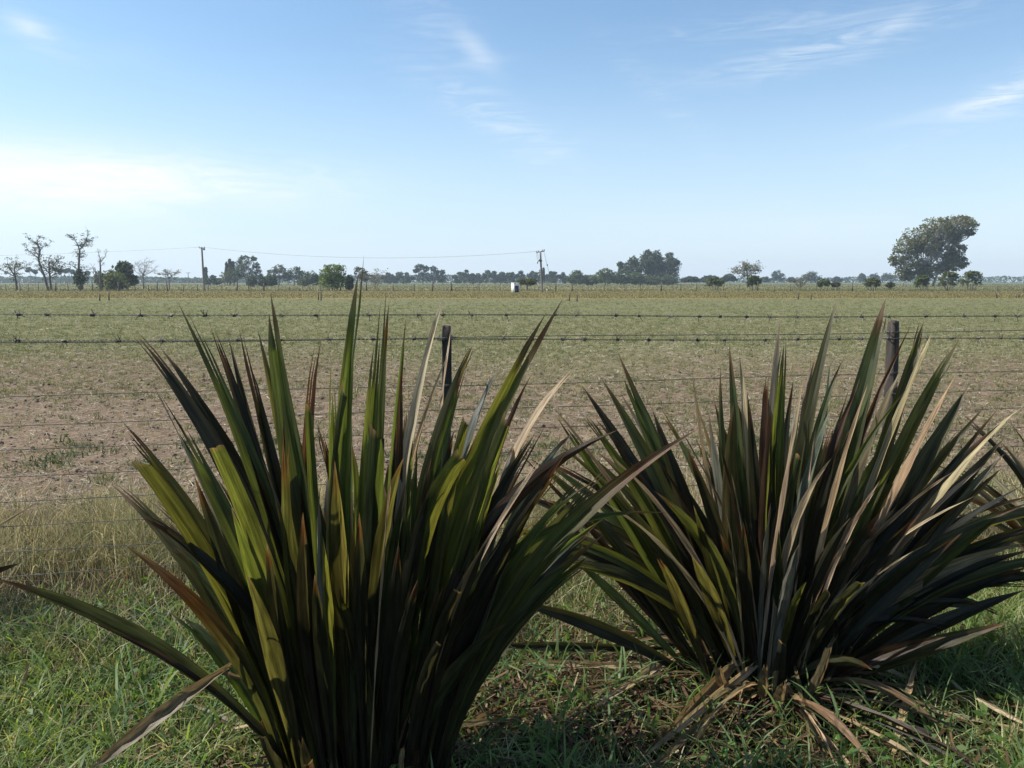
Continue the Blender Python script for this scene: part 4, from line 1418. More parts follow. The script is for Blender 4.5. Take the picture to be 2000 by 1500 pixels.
# low spreading leaves of the left clump
flax_leaf(left_flax, LY, (-25, 1128), (262, 1245), 585, 44, 'O', 'p', -.12, roll=0.5, fold=40, zb=0.08)
flax_leaf(left_flax, LY, (150, 1205), (330, 1290), 585, 12, 'R', 'p', -.13, roll=0.3, zb=0.08)
strap_leaf(left_flax, at(520, 1330, LY), at(440, 1310, LY - .05), at(455, 1300, LY - .05), 0.02, 'T', 'p')
strap_leaf(left_flax, at(470, 1286, LY - .02), at(330, 1385, LY - .12), at(165, 1512, LY - .22), 0.050, 'T', 's', 0.2, 30, None, flat_base=True)
fr = random.Random(17)
for i in range(88):            # the packed inner leaves
    a = fr.uniform(-0.60, 0.62)
    Lp = fr.uniform(430, 800) * (1 - 0.25 * abs(a))
    bx = 715 + a * 190 + fr.uniform(-50, 50)
    dy = fr.uniform(-0.12, 0.55)
    tx = bx + math.sin(a) * Lp
    ty = 1545 - math.cos(a) * Lp - (20 if dy > 0 else 0)
    if abs(a) < 0.35:
        ty = max(ty, 770)
    mx, my = bx + math.sin(a) * Lp * 0.42, 1545 - Lp * 0.54
    flax_leaf(left_flax, LY, (tx, ty), (mx, my), bx, fr.uniform(24, 46), fr.choice('BBGGGO'), fr.choice('pss'), dy, roll=fr.uniform(-0.9, 0.9))

RY = 2.95
right_flax = empty('flax_plant', (x_of(1500, RY), RY, 0), 'wide dark clump of strap leaves right of centre with many dry tan tips', 'plant', 'flax plants along the fence')
RIGHT = [
    ((1135, 753), (1290, 1010), 1430, 36, 'B', 'p', .2), ((1172, 737), (1290, 945), 1440, 34, 'G', 'p', .2), ((1207, 700), (1300, 930), 1450, 42, 'G', 's', .25),
    ((1095, 820), (1210, 995), 1400, 32, 'Y', 's', 0), ((1147, 815), (1260, 985), 1420, 36, 'Y', 's', .05), ((1275, 800), (1340, 1000), 1460, 42, 'B', 'p', .1),
    ((1210, 765), (1300, 930), 1440, 20, 'S', 'p', .28), ((1350, 718), (1375, 900), 1470, 11, 'T', 'p', .2), ((1385, 800), (1400, 950), 1475, 24, 'S', 'p', .1),
    ((1408, 715), (1412, 900), 1480, 24, 'G', 'p', .1), ((1425, 670), (1440, 880), 1480, 30, 'G', 'p', .2), ((1434, 785), (1425, 960), 1480, 40, 'O', 'p', -.15),
    ((1445, 690), (1462, 850), 1490, 22, 'D', 'p', .2), ((1458, 765), (1475, 950), 1490, 30, 'B', 'p', .05), ((1523, 613), (1512, 850), 1500, 28, 'S', 'p', .25),
    ((1533, 675), (1515, 860), 1495, 36, 'Y', 's', 0), ((1497, 727), (1495, 870), 1490, 24, 'R', 's', .1), ((1507, 780), (1495, 950), 1480, 24, 'R', 'p', -.02),
    ((1638, 572), (1582, 800), 1520, 28, 'O', 'p', .2), ((1733, 578), (1685, 770), 1540, 46, 'G', 's', .15), ((1782, 628), (1690, 830), 1540, 16, 'R', 'p', .2),
    ((1803, 630), (1755, 780), 1560, 34, 'O', 's', .15), ((1818, 655), (1760, 800), 1560, 15, 'D', 's', .05), ((1805, 665), (1770, 760), 1565, 11, 'D', 'p', .2),
    ((1880, 650), (1800, 800), 1570, 34, 'Y', 's', .2), ((1868, 728), (1790, 880), 1570, 17, 'D', 'p', -.18), ((1890, 755), (1810, 900), 1580, 42, 'O', 'p', .1),
    ((1998, 793), (1900, 890), 1600, 17, 'D', 'p', -.12), ((1903, 850), (1830, 970), 1590, 26, 'B', 'p', .05), ((1965, 855), (1850, 990), 1600, 44, 'B', 'p', -.05),
    ((1962, 884), (1870, 990), 1600, 26, 'S', 'p', -.1), ((1748, 900), (1670, 1050), 1540, 32, 'G', 'p', -.1), ((1683, 735), (1620, 900), 1530, 22, 'R', 'p', .05),
    ((1725, 715), (1640, 880), 1540, 20, 'T', 'p', .1), ((1773, 757), (1655, 930), 1530, 18, 'G', 'p', -.12), ((1647, 703), (1600, 830), 1520, 20, 'G', 'p', .1),
    ((1622, 705), (1610, 820), 1515, 15, 'S', 'p', .2), ((1550, 740), (1530, 900), 1500, 22, 'B', 'p', .05), ((1625, 790), (1580, 930), 1510, 22, 'S', 'p', -.05),
    ((1560, 893), (1535, 1010), 1490, 28, 'G', 'c', -.1), ((1625, 895), (1570, 990), 1500, 18, 'D', 'p', -.24), ((1507, 980), (1490, 1080), 1480, 13, 'S', 'p', -.25),
    ((1278, 960), (1390, 1090), 1455, 38, 'Y', 'p', -.2), ((1353, 985), (1395, 1110), 1460, 30, 'O', 'p', -.2), ((1352, 1085), (1395, 1180), 1455, 34, 'O', 'p', -.3),
    ((1288, 1095), (1330, 1180), 1400, 28, 'O', 's', -.25), ((1095, 1070), (1220, 1185), 1380, 26, 'G', 'p', 0), ((1150, 1050), (1250, 1170), 1390, 22, 'B', 'p', .05),
    ((1145, 975), (1250, 1130), 1400, 28, 'B', 'p', .05), ((1035, 895), (1140, 985), 1370, 26, 'Y', 'p', .05), ((995, 1172), (1115, 1205), 1400, 36, 'B', 'p', -.1),
    ((1010, 880), (1150, 1030), 1380, 16, 'R', 'p', .15), ((1085, 800), (1200, 960), 1400, 14, 'T', 'p', .2), ((1050, 960), (1180, 1100), 1390, 18, 'R', 'p', .1),
    ((2015, 1105), (1800, 1200), 1590, 32, 'B', 'p', -.05), ((2005, 1150), (1800, 1235), 1580, 34, 'B', 'p', -.12), ((1968, 1215), (1800, 1270), 1580, 38, 'O', 'p', -.2),
    ((1848, 1245), (1720, 1280), 1560, 30, 'R', 'p', -.25), ((2005, 1035), (1810, 1120), 1590, 36, 'B', 'p', 0), ((1995, 950), (1830, 1060), 1590, 18, 'D', 's', -.1),
    ((1985, 985), (1820, 1085), 1590, 24, 'O', 's', -.05), ((2025, 1070), (1820, 1150), 1590, 30, 'B', 'p', -.1), ((2015, 1385), (1830, 1352), 1570, 36, 'O', 'p', -.3),
    ((1705, 1310), (1620, 1296), 1500, 30, 'O', 'p', -.35), ((1660, 1010), (1600, 1110), 1520, 34, 'B', 'p', -.25), ((1720, 1000), (1640, 1120), 1530, 38, 'B', 'p', -.2),
    ((1800, 1000), (1690, 1120), 1550, 42, 'B', 'p', -.15), ((1560, 1060), (1530, 1160), 1500, 26, 'S', 'p', -.3), ((1880, 1040), (1740, 1150), 1560, 40, 'B', 'p', -.15),
    ((1680, 1140), (1620, 1210), 1540, 26, 'O', 'c', -.3), ((1620, 1155), (1585, 1220), 1525, 26, 'B', 'c', -.3), ((1575, 1135), (1545, 1200), 1515, 18, 'Y', 'p', -.33),
    ((1450, 1020), (1455, 1130), 1480, 36, 'B', 'p', -.25), ((1230, 900), (1330, 1060), 1440, 34, 'B', 'p', .05), ((1190, 870), (1300, 1040), 1420, 36, 'G', 'p', .1),
    ((1930, 900), (1800, 1020), 1580, 16, 'D', 'p', -.15), ((1870, 800), (1760, 960), 1560, 30, 'B', 'p', .15), ((1710, 690), (1650, 860), 1530, 30, 'B', 'p', .2),
    ((1590, 680), (1570, 860), 1510, 24, 'T', 's', .25), ((1770, 700), (1700, 880), 1550, 26, 'T', 's', .25),
]
for L in RIGHT:
    tip, mid, bx, wpx, kind, end, dy = L
    flax_leaf(right_flax, RY, tip, mid, bx, wpx, kind, end, dy)
for i in range(130):
    a = fr.uniform(-1.05, 1.2)
    Lp = fr.uniform(300, 610)
    bx = 1500 + a * 75 + fr.uniform(-35, 35)
    dy = fr.uniform(-0.12, 0.55)
    tx = bx + math.sin(a) * Lp
    ty = 1345 - math.cos(a) * Lp
    mx, my = bx + math.sin(a) * Lp * 0.45, 1345 - Lp * (0.30 + 0.24 * math.cos(a))
    flax_leaf(right_flax, RY, (tx, max(ty, 720)), (mx, my), bx, fr.uniform(18, 36), fr.choice('BBBGGOO'), fr.choice('pss'), dy, roll=fr.uniform(-0.9, 0.9))


for i in range(18):            # leaves of the right clump that fan out past the right edge
    a = fr.uniform(0.6, 1.25)
    Lp = fr.uniform(430, 660)
    bx = 1560 + fr.uniform(-40, 50)
    flax_leaf(right_flax, RY, (bx + math.sin(a) * Lp, 1345 - math.cos(a) * Lp - fr.uniform(0, 40)), (bx + math.sin(a) * Lp * 0.48, 1345 - Lp * (0.20 + 0.32 * math.cos(a))), bx, fr.uniform(16, 36),
              fr.choice('BBBGGOT'), fr.choice('pss'), fr.uniform(-0.25, 0.35), roll=fr.uniform(-0.7, 0.7))


def dead_skirt(root, num, seed, rmin, rmax, a0=0.0, a1=2 * math.pi):
    """old sheaths and collapsed dead leaves round the foot of a clump"""
    rnd = random.Random(seed)
    c = root.location
    for i in range(num):
        az = rnd.uniform(a0, a1)
        d = Vector((math.cos(az), math.sin(az), 0))
        side = Vector((-d.y, d.x, 0)) * rnd.uniform(-0.12, 0.12)
        r = rnd.uniform(rmin, rmax)
        B = c + d * rnd.uniform(0.03, 0.16) + Vector((0, 0, 0.01))
        hump = rnd.uniform(0.03, 0.11) + 0.06 * (1 - r)
        strap_leaf(root, B, c + d * (0.1 + r * 0.42) + side + Vector((0, 0, hump)), c + d * r + side * 2.5 + Vector((0, 0, rnd.uniform(0.015, 0.06))), rnd.uniform(0.010, 0.034),
                   rnd.choice('DDTTTRB'), rnd.choice('ps'), rnd.uniform(-1.2, 1.2), rnd.uniform(20, 55), c.copy())
    for i in range(num // 2):
        az = rnd.uniform(0, 2 * math.pi)
        d = Vector((math.cos(az), math.sin(az), 0))
        B = c + d * rnd.uniform(0.10, 0.20)
        B.z = -0.02
        T_ = B + d * rnd.uniform(0.04, 0.16) + Vector((0, 0, rnd.uniform(0.12, 0.34)))
        strap_leaf(root, B, (B + T_) / 2 + d * 0.02, T_, rnd.uniform(0.03, 0.06), rnd.choice('TRBB'), 'c' if rnd.random() < 0.5 else 's', rnd.uniform(-0.8, 0.8), 40, c.copy(), name='sheath')


dead_skirt(left_flax, 30, 3, 0.35, 0.95)
dead_skirt(right_flax, 64, 5, 0.4, 1.05)


def wild_flax(root, seed, num, hgt, spread, kinds, amin=0.0, amax=2 * math.pi, wmax=0.07):
    """a clump seen only at the edge of the picture"""
    rnd = random.Random(seed)
    c = root.location
    for i in range(num):
        az = rnd.uniform(amin, amax)
        til = rnd.uniform(0.05, 1.0)
        L = hgt * rnd.uniform(0.65, 1.0)
        d = Vector((math.cos(az), math.sin(az), 0))
        B = c + d * rnd.uniform(0.02, 0.14)
        B.z = -0.02
        tip = c + d * (spread * til * 1.0) + Vector((0, 0, L * math.cos(til * 0.9)))
        mid = c + d * (spread * til * 0.36) + Vector((0, 0, L * math.cos(til * 0.9) * 0.58))
        strap_leaf(root, B, mid, tip, rnd.uniform(0.018, wmax), rnd.choice(kinds), rnd.choice('ppps'), rnd.uniform(-1.0, 1.0), rnd.uniform(15, 40), c.copy())


edge_flax = empty('flax_plant', (x_of(2105, 3.45), 3.45, 0), 'third flax clump cut by the right edge, purple-brown leaves with tan tips', 'plant', 'flax plants along the fence')
wild_flax(edge_flax, 4, 95, 1.15, 0.95, 'BBBROTDDG', wmax=0.046)
side_flax = empty('flax_plant', (-3.30, 3.55, 0), 'flax clump beyond the left edge, only its drooping leaf tips reach into view', 'plant', 'flax plants along the fence')
wild_flax(side_flax, 6, 60, 1.45, 0.80, 'BBGOOYB')
for root, Yc, bx0, by0, num, lo, hi in ((left_flax, LY, 740, 1545, 9, 480, 820), (right_flax, RY, 1510, 1345, 34, 300, 620)):
    for i in range(num):       # thin dead strips hanging among the green leaves
        a = fr.uniform(-0.35, 0.7) if root is left_flax else fr.uniform(-0.75, 1.15)
        Lp = fr.uniform(lo, hi)
        bx = bx0 + a * 60 + fr.uniform(-50, 50)
        dy = fr.uniform(-0.32, 0.4)
        flax_leaf(root, Yc, (bx + math.sin(a) * Lp, by0 - math.cos(a) * Lp), (bx + math.sin(a) * Lp * 0.45, by0 - Lp * (0.28 + 0.27 * math.cos(a))), bx,
                  fr.uniform(5, 15), fr.choice('DDDTR'), fr.choice('ps'), dy, roll=fr.uniform(-1.0, -0.2))
for tip, mid, w, k, dy in [((40, 1100), (-120, 1150), 26, 'R', 0), ((68, 1240), (-100, 1236), 10, 'D', -.25), ((126, 1144), (-60, 1215), 8, 'D', 0.0), ((86, 973), (-60, 1060), 7, 'D', 0.15)]:
    strap_leaf(side_flax, side_flax.location + Vector((0.1, 0, 0.0)), at(*mid, 3.7 + dy), at(*tip, 3.65 + dy), w / F * 3.7, k, 'p', 0.2)

# dry leaves that have dropped on the ground, each lying on its own
def fallen(p0, p1, w, kind, label, lift=0.03, bow=0.03, z1=None):
    a, b = ground_at(*p0), ground_at(*p1)
    a.z = lift
    b.z = lift if z1 is None else z1
    m = (a + b) / 2 + Vector((bow, bow, bow * 0.6))
    o = strap_leaf(None, a, m, b, w, kind, LEAF_RND.choice('sp'), LEAF_RND.uniform(-.6, .6), 30, None, name='fallen_leaf', flat_base=True)
    o.location = a
    tag(o, label, 'leaf', 'dry flax leaves lying on the ground')


fallen((1480, 1315), (1258, 1500), 0.055, 'T', 'broad dry brown leaf folded from the right clump to the bottom edge', 0.16, 0.02, 0.03)
fallen((1530, 1310), (1250, 1512), 0.040, 'D', 'tan dry leaf beside the broad brown one, reaching the bottom edge', 0.13, 0.02, 0.05)
fallen((1350, 1300), (1165, 1425), 0.035, 'D', 'pale silvery dry leaf slanting down left of the right clump', 0.09, 0.01)
fallen((1310, 1336), (985, 1322), 0.030, 'D', 'long straight tan leaf lying level between the two clumps', 0.07, 0.0)
fallen((1330, 1310), (925, 1304), 0.045, 'B', 'long dark leaf lying level just above the straight tan one', 0.10, 0.0)
fallen((1270, 1268), (1130, 1275), 0.030, 'D', 'short pale leaf in the gap below the drooping dark leaf', 0.07, 0.02)
fallen((1075, 1218), (940, 1225), 0.018, 'R', 'thin rusty leaf lying in the dry grass between the clumps', 0.10, 0.0)
fallen((1538, 1312), (1590, 1510), 0.016, 'T', 'thin grey-brown stalk hanging straight down from the right clump', 0.16, 0.0, 0.04)
fallen((1788, 1345), (1742, 1500), 0.032, 'D', 'short tan leaf pointing down below the right clump', 0.12, 0.0, 0.03)
fallen((1880, 1388), (2010, 1462), 0.022, 'D', 'narrow tan leaf crossing the bottom right grass', 0.08, 0.0)
fallen((1255, 1345), (1080, 1395), 0.024, 'T', 'dull brown leaf slanting across the dark grass between the clumps', 0.06, 0.0)
fallen((560, 1432), (230, 1500), 0.020, 'D', 'narrow tan leaf on the lit lawn at the foot of the left clump', 0.05, 0.0)
fallen((1010, 1390), (880, 1460), 0.030, 'T', 'short brown leaf in the shade right of the left clump', 0.05, 0.0)
fallen((500, 1465), (420, 1500), 0.022, 'D', 'short curled tan leaf at the bottom edge left of the left clump', 0.05, 0.02)
fallen((985, 1180), (1035, 1335), 0.022, 'R', 'rusty brown leaf slanting steeply down between the clumps', 0.28, 0.0, 0.04)

# ------------------------------------------------------------------ grass, litter and field cover
def in_view(x, y, margin=0.25):
    return np.abs(x) < (0.66 * y + margin + 0.15)


def blades(n, x, y, z, h, w, lean, colors, nseg=3, curl=1.0, azim=None):
    az = RNG.uniform(0, 2 * math.pi, n) if azim is None else azim
    face = RNG.uniform(0, 2 * math.pi, n)
    d = np.stack([np.cos(az), np.sin(az), np.zeros(n)], 1)
    s = np.stack([np.cos(face), np.sin(face), np.zeros(n)], 1)
    base = np.stack([x, y, z], 1)
    rows_ = []
    for k in range(nseg):
        t = k / nseg
        p = base + np.array([0, 0, 1.0]) * (h * (t - 0.28 * lean * curl * t * t))[:, None] + d * (h * lean * t ** 1.8)[:, None]
        ww = (w * (1 - 0.55 * t))[:, None] * 0.5
        rows_ += [p - s * ww, p + s * ww]
    t = 1.0
    tip = base + np.array([0, 0, 1.0]) * (h * (1 - 0.34 * lean * curl))[:, None] + d * (h * lean)[:, None]
    V = np.stack(rows_ + [tip], 1)
    k = 2 * nseg + 1
    o = np.arange(n)[:, None] * k
    Q = [o + np.array([[2 * j, 2 * j + 1, 2 * j + 3, 2 * j + 2]]) for j in range(nseg - 1)]
    Q = np.concatenate(Q) if Q else np.zeros((0, 4), int)
    T = o + np.array([[2 * nseg - 2, 2 * nseg - 1, 2 * nseg]])
    C = np.repeat(colors, k, 0)
    return V.reshape(-1, 3), Q, T, C


def pal(n, choices, weights, jit=0.25):
    c = 0.66 * np.array(choices)[RNG.choice(len(choices), n, p=np.array(weights) / np.sum(weights))]
    return np.clip(c * (1 + jit * RNG.uniform(-1, 1, (n, 1))), 0.005, 1)


def stuff(name, label, cat, parts, mat):
    off = 0
    Vs, Qs, Ts, Cs = [], [], [], []
    for V, Q, T, C in parts:
        Vs.append(V)
        if Q is not None and len(Q):
            Qs.append(Q + off)
        if T is not None and len(T):
            Ts.append(T + off)
        Cs.append(C)
        off += len(V)
    me = np_mesh(name, np.concatenate(Vs), np.concatenate(Ts) if Ts else None, np.concatenate(Qs) if Qs else None, np.concatenate(Cs), mat)
    return tag(obj(name, me), label, cat, None, 'stuff')


def scatter(n, y0, y1, margin=0.3, power=1.0):
    y = y0 + (y1 - y0) * RNG.random(n) ** power
    x = RNG.uniform(-1, 1, n) * (0.66 * y + margin + 0.15)
    return x, y


# lush lawn on the near side of the fence
def fence_line(x):
    return 3.7 + (x - FL.x) / _fdx * 1.1


parts = []
n = 72000
x, y = scatter(n, 1.9, 4.6, 0.8)
patch = fbm(x * 1.7 + 3, y * 1.7 + 8, 3)
bare = np.clip(np.exp(-(((x - 0.15) / 0.85) ** 2 + ((y - 2.95) / 0.65) ** 2)) * 1.15 + 0.85 * np.exp(-(((x - 1.25) / 0.8) ** 2 + ((y - 2.75) / 0.42) ** 2)), 0, 1)          # leaf litter between the clumps; grass thinned over dark humus to imitate their shade
dist = fence_line(x) - y
keep = (RNG.random(n) > 0.90 * bare) & (RNG.random(n) < 0.35 + 0.9 * patch) & (dist > -0.05) & (RNG.random(n) < np.clip(0.35 + dist / 0.9, 0.2, 1))
x, y, patch = x[keep], y[keep], patch[keep]
n = len(x)
col = pal(n, [(0.235, 0.330, 0.105), (0.330, 0.430, 0.150), (0.440, 0.490, 0.220), (0.62, 0.56, 0.34)], [0.36, 0.34, 0.18, 0.12])
h = RNG.uniform(0.05, 0.16, n) * (0.6 + 0.9 * patch)
parts.append(blades(n, x, y, ground_z(x, y), h, RNG.uniform(0.0032, 0.0075, n), RNG.uniform(0.3, 1.3, n), col, 3))
# broad-bladed grass plants standing out of the lawn
nt = 620
tx, ty = scatter(nt, 1.95, 3.5, 0.4)
m = 9
x = np.repeat(tx, m) + RNG.normal(size=nt * m) * 0.018
y = np.repeat(ty, m) + RNG.normal(size=nt * m) * 0.018
n = len(x)
sz = np.repeat(RNG.uniform(0.5, 1.25, nt), m)
col = pal(n, [(0.13, 0.215, 0.080), (0.18, 0.28, 0.105), (0.25, 0.31, 0.09)], [0.5, 0.4, 0.1], 0.2)
parts.append(blades(n, x, y, ground_z(x, y), RNG.uniform(0.10, 0.24, n) * sz, RNG.uniform(0.006, 0.014, n) * sz, RNG.uniform(0.3, 1.2, n), col, 5, 1.25))
# broad-leaved weeds among the grass
nt = 520
tx, ty = scatter(nt, 1.95, 3.9, 0.4)
m = 8
C = np.stack([np.repeat(tx, m) + RNG.normal(size=nt * m) * 0.03, np.repeat(ty, m) + RNG.normal(size=nt * m) * 0.03, RNG.uniform(0.015, 0.09, nt * m)], 1)
V, Q, Cc = leaf_quads(C, 0.034, RNG, (0.085, 0.145, 0.045), 0.3, 0.0, 0.55)
parts.append((V, Q, None, Cc))
stuff('lawn_grass', 'short green grass growing on the near side around the flax clumps', 'grass', parts, M_GRASS)

# tall seeding grass along the fence
parts = []
n = 95000
x, y = scatter(n, 3.0, 6.1, 0.7)
fy = fence_line(x)
dd = y - fy
patch = fbm(x * 1.3 + 31, y * 1.3 + 12, 3)
rag = fbm(x * 2.3 + 5, y * 2.3 + 40, 3)
prob = np.exp(-((dd - 0.60 - 1.6 * (rag - 0.5)) / 0.78) ** 2) * (0.25 + 1.15 * patch) * np.where(x < 0.6, 1.0, 0.62)
keep = RNG.random(n) < prob
x, y, dd, patch = x[keep], y[keep], dd[keep], patch[keep]
n = len(x)
mixg = np.clip(1.25 - dd * 0.55 + 0.8 * (patch - 0.5), 0.1, 1)
cg = pal(n, [(0.125, 0.145, 0.060), (0.170, 0.185, 0.085), (0.23, 0.23, 0.12)], [0.35, 0.4, 0.25])
cd = pal(n, [(0.42, 0.35, 0.20), (0.32, 0.25, 0.13), (0.56, 0.48, 0.31)], [0.45, 0.3, 0.25])
cb = pal(n, [(0.16, 0.095, 0.050), (0.22, 0.14, 0.075), (0.11, 0.066, 0.038)], [0.4, 0.35, 0.25])
col = 1.5 * np.where((RNG.random(n) < 0.64 * mixg)[:, None], cg, cd)
col = np.where((RNG.random(n) < 0.45 * np.exp(-((dd + 0.22) / 0.18) ** 2))[:, None], cb, col)
h = RNG.uniform(0.10, 0.36, n) * (0.45 + 0.95 * patch)
parts.append(blades(n, x, y, ground_z(x, y), h, RNG.uniform(0.0022, 0.0045, n), RNG.uniform(0.15, 1.15, n), col, 4))
# upright straw stalks
n = 2600
x, y = scatter(n, 3.3, 5.9, 0.6)
dd = y - fence_line(x)
keep = (RNG.random(n) < np.exp(-((dd - 0.45) / 0.6) ** 2) * np.where(x < -0.6, 1.0, 0.4))
x, y = x[keep], y[keep]
n = len(x)
col = pal(n, [(0.33, 0.27, 0.14), (0.24, 0.19, 0.09)], [0.6, 0.4])
hs, ls, azs = RNG.uniform(0.25, 0.58, n), RNG.uniform(0.05, 0.45, n), RNG.uniform(0, 2 * math.pi, n)
gz = ground_z(x, y)
parts.append(blades(n, x, y, gz, hs, RNG.uniform(0.002, 0.0035, n), ls, col, 4, 1.0, azs))
# their seed heads
m = 5
f = RNG.uniform(0.8, 1.0, n * m)
R_ = lambda v: np.repeat(v, m)
parts.append(blades(n * m, R_(x) + R_(hs * ls * np.cos(azs)) * f ** 1.8, R_(y) + R_(hs * ls * np.sin(azs)) * f ** 1.8, R_(gz) + R_(hs) * (f - 0.34 * R_(ls) * f * f),
                    RNG.uniform(0.02, 0.05, n * m), RNG.uniform(0.002, 0.004, n * m), RNG.uniform(0.5, 1.4, n * m), np.repeat(col, m, 0) * 0.95, 1))
stuff('fence_grass', 'tall yellowing seed grass along the foot of the wire fence', 'grass', parts, M_DRYGRASS)

# dead leaf and straw litter
def flat_straws(n, x, y, z, L, w, col, tilt=0.25):
    az = RNG.uniform(0, 2 * math.pi, n)
    ti = RNG.normal(size=n) * tilt
    d = np.stack([np.cos(az) * np.cos(ti), np.sin(az) * np.cos(ti), np.sin(ti)], 1) * (L / 2)[:, None]
    s = np.stack([-np.sin(az), np.cos(az), RNG.uniform(-0.5, 0.5, n)], 1) * (w / 2)[:, None]
    c = np.stack([x, y, z], 1)
    V = np.stack([c - d - s, c - d + s, c + d + s * 0.6, c + d - s * 0.6], 1).reshape(-1, 3)
    return V, np.arange(4 * n).reshape(-1, 4), None, np.repeat(col, 4, 0)


parts = []
n = 15000
x, y = scatter(n, 1.9, 4.4, 0.4)
bare = np.exp(-(((x - 0.2) / 0.95) ** 2 + ((y - 3.0) / 0.7) ** 2)) + 0.5 * np.exp(-(((x + 0.75) / 0.4) ** 2 + ((y - 2.45) / 0.25) ** 2))
keep = RNG.random(n) < 0.08 + bare
x, y = x[keep], y[keep]; n = len(x)
col = pal(n, [(0.30, 0.22, 0.115), (0.17, 0.105, 0.055), (0.11, 0.06, 0.036), (0.44, 0.36, 0.22)], [0.16, 0.38, 0.38, 0.08])
parts.append(flat_straws(n, x, y, ground_z(x, y) + RNG.uniform(0.005, 0.07, n), RNG.uniform(0.05, 0.34, n), RNG.uniform(0.003, 0.013, n), col))
stuff('leaf_litter', 'dry brown straw and leaf litter between the two flax clumps', 'litter', parts, M_STRAW)

# crop stubble and straw scattered on the bare soil
parts = []
n = 90000
y = 5.3 * (34 / 5.3) ** (RNG.random(n) ** 0.95)
x = RNG.uniform(-1, 1, n) * (0.66 * y + 0.6)
keep = RNG.random(n) < 0.35 + 0.9 * fbm(x * 0.6 + 50, y * 0.6, 3)
x, y = x[keep], y[keep]; n = len(x)
sc = np.clip(y / 9, 0.8, 2.2)
col = pal(n, [(0.48, 0.40, 0.30), (0.36, 0.29, 0.21), (0.25, 0.19, 0.14), (0.66, 0.58, 0.46)], [0.35, 0.3, 0.2, 0.15])
parts.append(flat_straws(n, x, y, ground_z(x, y) + RNG.uniform(0.004, 0.022, n), RNG.uniform(0.03, 0.15, n) * np.sqrt(sc), RNG.uniform(0.003, 0.009, n) * sc, col, 0.16))
stuff('field_stubble', 'pale broken straw and stubble strewn over the bare soil of the field', 'stubble', parts, M_STRAW)

# loose clods of earth
n = 30000
y = 5.4 * (22 / 5.4) ** RNG.random(n)
x = RNG.uniform(-1, 1, n) * (0.66 * y + 0.6)
keep = RNG.random(n) < fbm(x * 0.9 + 9, y * 0.9, 3) * 1.2
x, y = x[keep], y[keep]; n = len(x)
oc = np.array([(1, 0, 0), (0, 1, 0), (-1, 0, 0), (0, -1, 0), (0, 0, 1), (.6, .6, .5), (-.6, .6, .5), (-.6, -.6, .5), (.6, -.6, .5)], float)
of = np.array([(0, 5, 8), (1, 6, 5), (2, 7, 6), (3, 8, 7), (0, 1, 5), (1, 2, 6), (2, 3, 7), (3, 0, 8), (5, 6, 4), (6, 7, 4), (7, 8, 4), (8, 5, 4)])
s = (0.006 + 0.020 * RNG.random(n) ** 3.0) * np.sqrt(np.clip(y / 7, 0.8, 2))
V = oc[None] * s[:, None, None] * (1 + 0.35 * RNG.uniform(-1, 1, (n, 9, 3)))
V[:, :, 2] *= 0.75
V += np.stack([x, y, ground_z(x, y) - 0.004], 1)[:, None, :]
col = pal(n, [(0.165, 0.122, 0.095), (0.25, 0.195, 0.155), (0.105, 0.074, 0.056)], [0.4, 0.35, 0.25])
stuff('soil_clods', 'loose brown clods of earth on the bare part of the field', 'soil',
      [(V.reshape(-1, 3), None, (of[None] + (np.arange(n) * 9)[:, None, None]).reshape(-1, 3), np.repeat(col, 9, 0))], M_STRAW)

# small weeds over the field, sparse near and dense far
parts = []
nt = 62000
ty = 5.4 * (72 / 5.4) ** (RNG.random(nt) ** 0.62)
tx = RNG.uniform(-1, 1, nt) * (0.66 * ty + 0.8)
cov = fbm(tx * 0.22 + 7, ty * 0.22 + 3, 4)
nearp = np.clip((ty - 5.5) / 6.5, 0, 1)
bareness = np.exp(-((tx + 4.4) / 3.4) ** 2 - ((ty - 8.6) / 2.7) ** 2) + 0.6 * np.exp(-((tx - 6.0) / 2.8) ** 2 - ((ty - 8.6) / 2.4) ** 2)
keep = RNG.random(nt) < np.clip((cov - 0.44 + 0.34 * nearp) * 4.2 - 1.15 * bareness, 0.15, 1)
tx, ty = tx[keep], ty[keep]; nt = len(tx)
m = 9
sz = np.repeat(RNG.uniform(0.45, 1.2, nt) * np.clip(ty / 14, 0.9, 1.5), m)
x = np.repeat(tx, m) + RNG.normal(size=nt * m) * 0.035 * sz
y = np.repeat(ty, m) + RNG.normal(size=nt * m) * 0.035 * sz
n = len(x)
base = np.repeat(pal(nt, [(0.200, 0.220, 0.100), (0.260, 0.265, 0.130), (0.39, 0.345, 0.200), (0.160, 0.195, 0.080)], [0.30, 0.3, 0.27, 0.13]), m, 0)
col = np.clip(base * (1 + 0.2 * RNG.uniform(-1, 1, (n, 1))), 0.01, 1)
near = y < 13
for sel, seg in ((near, 2), (~near, 1)):
    k = int(sel.sum())
    parts.append(blades(k, x[sel], y[sel], ground_z(x[sel], y[sel]), RNG.uniform(0.03, 0.085, k) * sz[sel], RNG.uniform(0.005, 0.012, k) * sz[sel], RNG.uniform(0.2, 1.3, k), col[sel], seg))
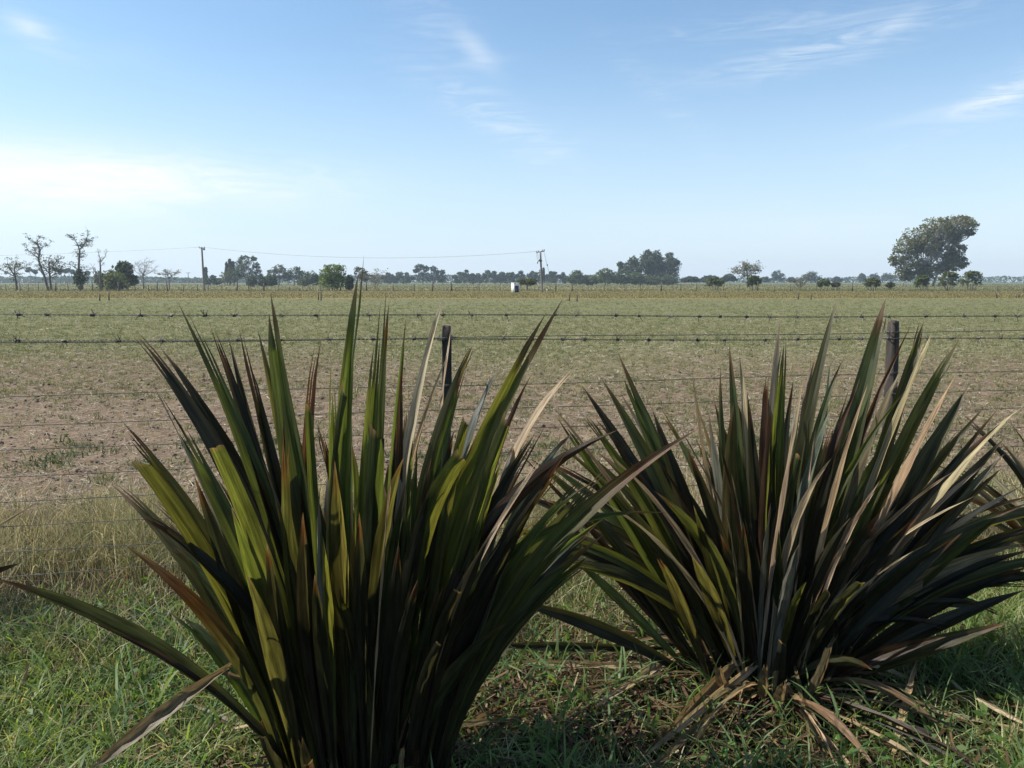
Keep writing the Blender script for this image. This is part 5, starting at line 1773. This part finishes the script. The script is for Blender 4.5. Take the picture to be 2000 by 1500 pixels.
# a few leafy rosettes close to the fence
nt = 46
tx, ty = scatter(nt, 5.4, 8.0, 0.4)
m = 70
x = np.repeat(tx, m) + RNG.normal(size=nt * m) * np.repeat(RNG.uniform(0.05, 0.20, nt), m)
y = np.repeat(ty, m) + RNG.normal(size=nt * m) * 0.10
n = len(x)
col = pal(n, [(0.115, 0.150, 0.065), (0.16, 0.19, 0.09)], [0.5, 0.5])
parts.append(blades(n, x, y, ground_z(x, y), RNG.uniform(0.03, 0.11, n), RNG.uniform(0.006, 0.014, n), RNG.uniform(0.3, 1.2, n), col, 2))
stuff('field_weeds', 'low grey-green weeds spread over the whole field', 'weeds', parts, M_WEED)

# standing dry grass in the far strip and along the far fence
parts = []
n = 60000
y = RNG.uniform(74, 124, n)
x = RNG.uniform(-1, 1, n) * (0.66 * y + 3)
col = pal(n, [(0.175, 0.155, 0.070), (0.205, 0.180, 0.085), (0.155, 0.145, 0.062)], [0.45, 0.3, 0.25], 0.12)
parts.append(blades(n, x, y, np.zeros(n), RNG.uniform(0.07, 0.15, n), RNG.uniform(0.03, 0.07, n), RNG.uniform(0.1, 0.7, n), col, 1))
n = 26000
y = FARY + RNG.normal(size=n) * 4 + 4
x = RNG.uniform(-1, 1, n) * 95
keep = RNG.random(n) < fbm(x * 0.12, y * 0.2, 3) * 1.25
x, y = x[keep], y[keep]; n = len(x)
right = sstep(x, 12, 45)[:, None]
c1 = pal(n, [(0.24, 0.19, 0.10), (0.17, 0.15, 0.075), (0.30, 0.25, 0.15), (0.13, 0.105, 0.07)], [0.3, 0.3, 0.2, 0.2])
c2 = pal(n, [(0.155, 0.165, 0.06), (0.21, 0.20, 0.085), (0.11, 0.13, 0.05)], [0.4, 0.35, 0.25])
parts.append(blades(n, x, y, np.zeros(n), RNG.uniform(0.12, 0.45, n) * (0.3 + 1.3 * fbm(x * 0.25, y * 0.3, 2)), RNG.uniform(0.03, 0.08, n), RNG.uniform(0.1, 0.8, n), c1 * (1 - right) + c2 * right, 1))
n = 30000
y = 136 * (420 / 136) ** RNG.random(n)
x = RNG.uniform(-1, 1, n) * (0.66 * y + 3)
col = pal(n, [(0.15, 0.165, 0.085), (0.21, 0.20, 0.115), (0.26, 0.225, 0.14)], [0.45, 0.35, 0.2], 0.12) * (0.8 + 0.4 * fbm(x * 0.02, y * 0.05, 2))[:, None]
parts.append(blades(n, x, y, np.zeros(n), RNG.uniform(0.12, 0.32, n), RNG.uniform(0.08, 0.18, n) * (y / 136), RNG.uniform(0.1, 0.7, n), col, 1))
stuff('pasture_grass', 'standing ochre and green grass in the far strip and beyond the far fence', 'grass', parts, M_WEED)

# ------------------------------------------------------------------ haze
mh, hn, hl = new_mat('haze_air')
pv = hn.new('ShaderNodeVolumePrincipled')
pv.inputs['Color'].default_value = (0.72, 0.87, 1.0, 1)
pv.inputs['Density'].default_value = 0.00035
pv.inputs['Anisotropy'].default_value = 0.2
ho = hn.new('ShaderNodeOutputMaterial')
hl.new(pv.outputs[0], ho.inputs['Volume'])
M = Mesh()
M.box((0, 520, 14.0), (4200, 1320, 30))
hz_ = M.build('haze', mh)
tag(hz_, 'thin pale blue summer haze over the plain', 'haze', None, 'stuff')
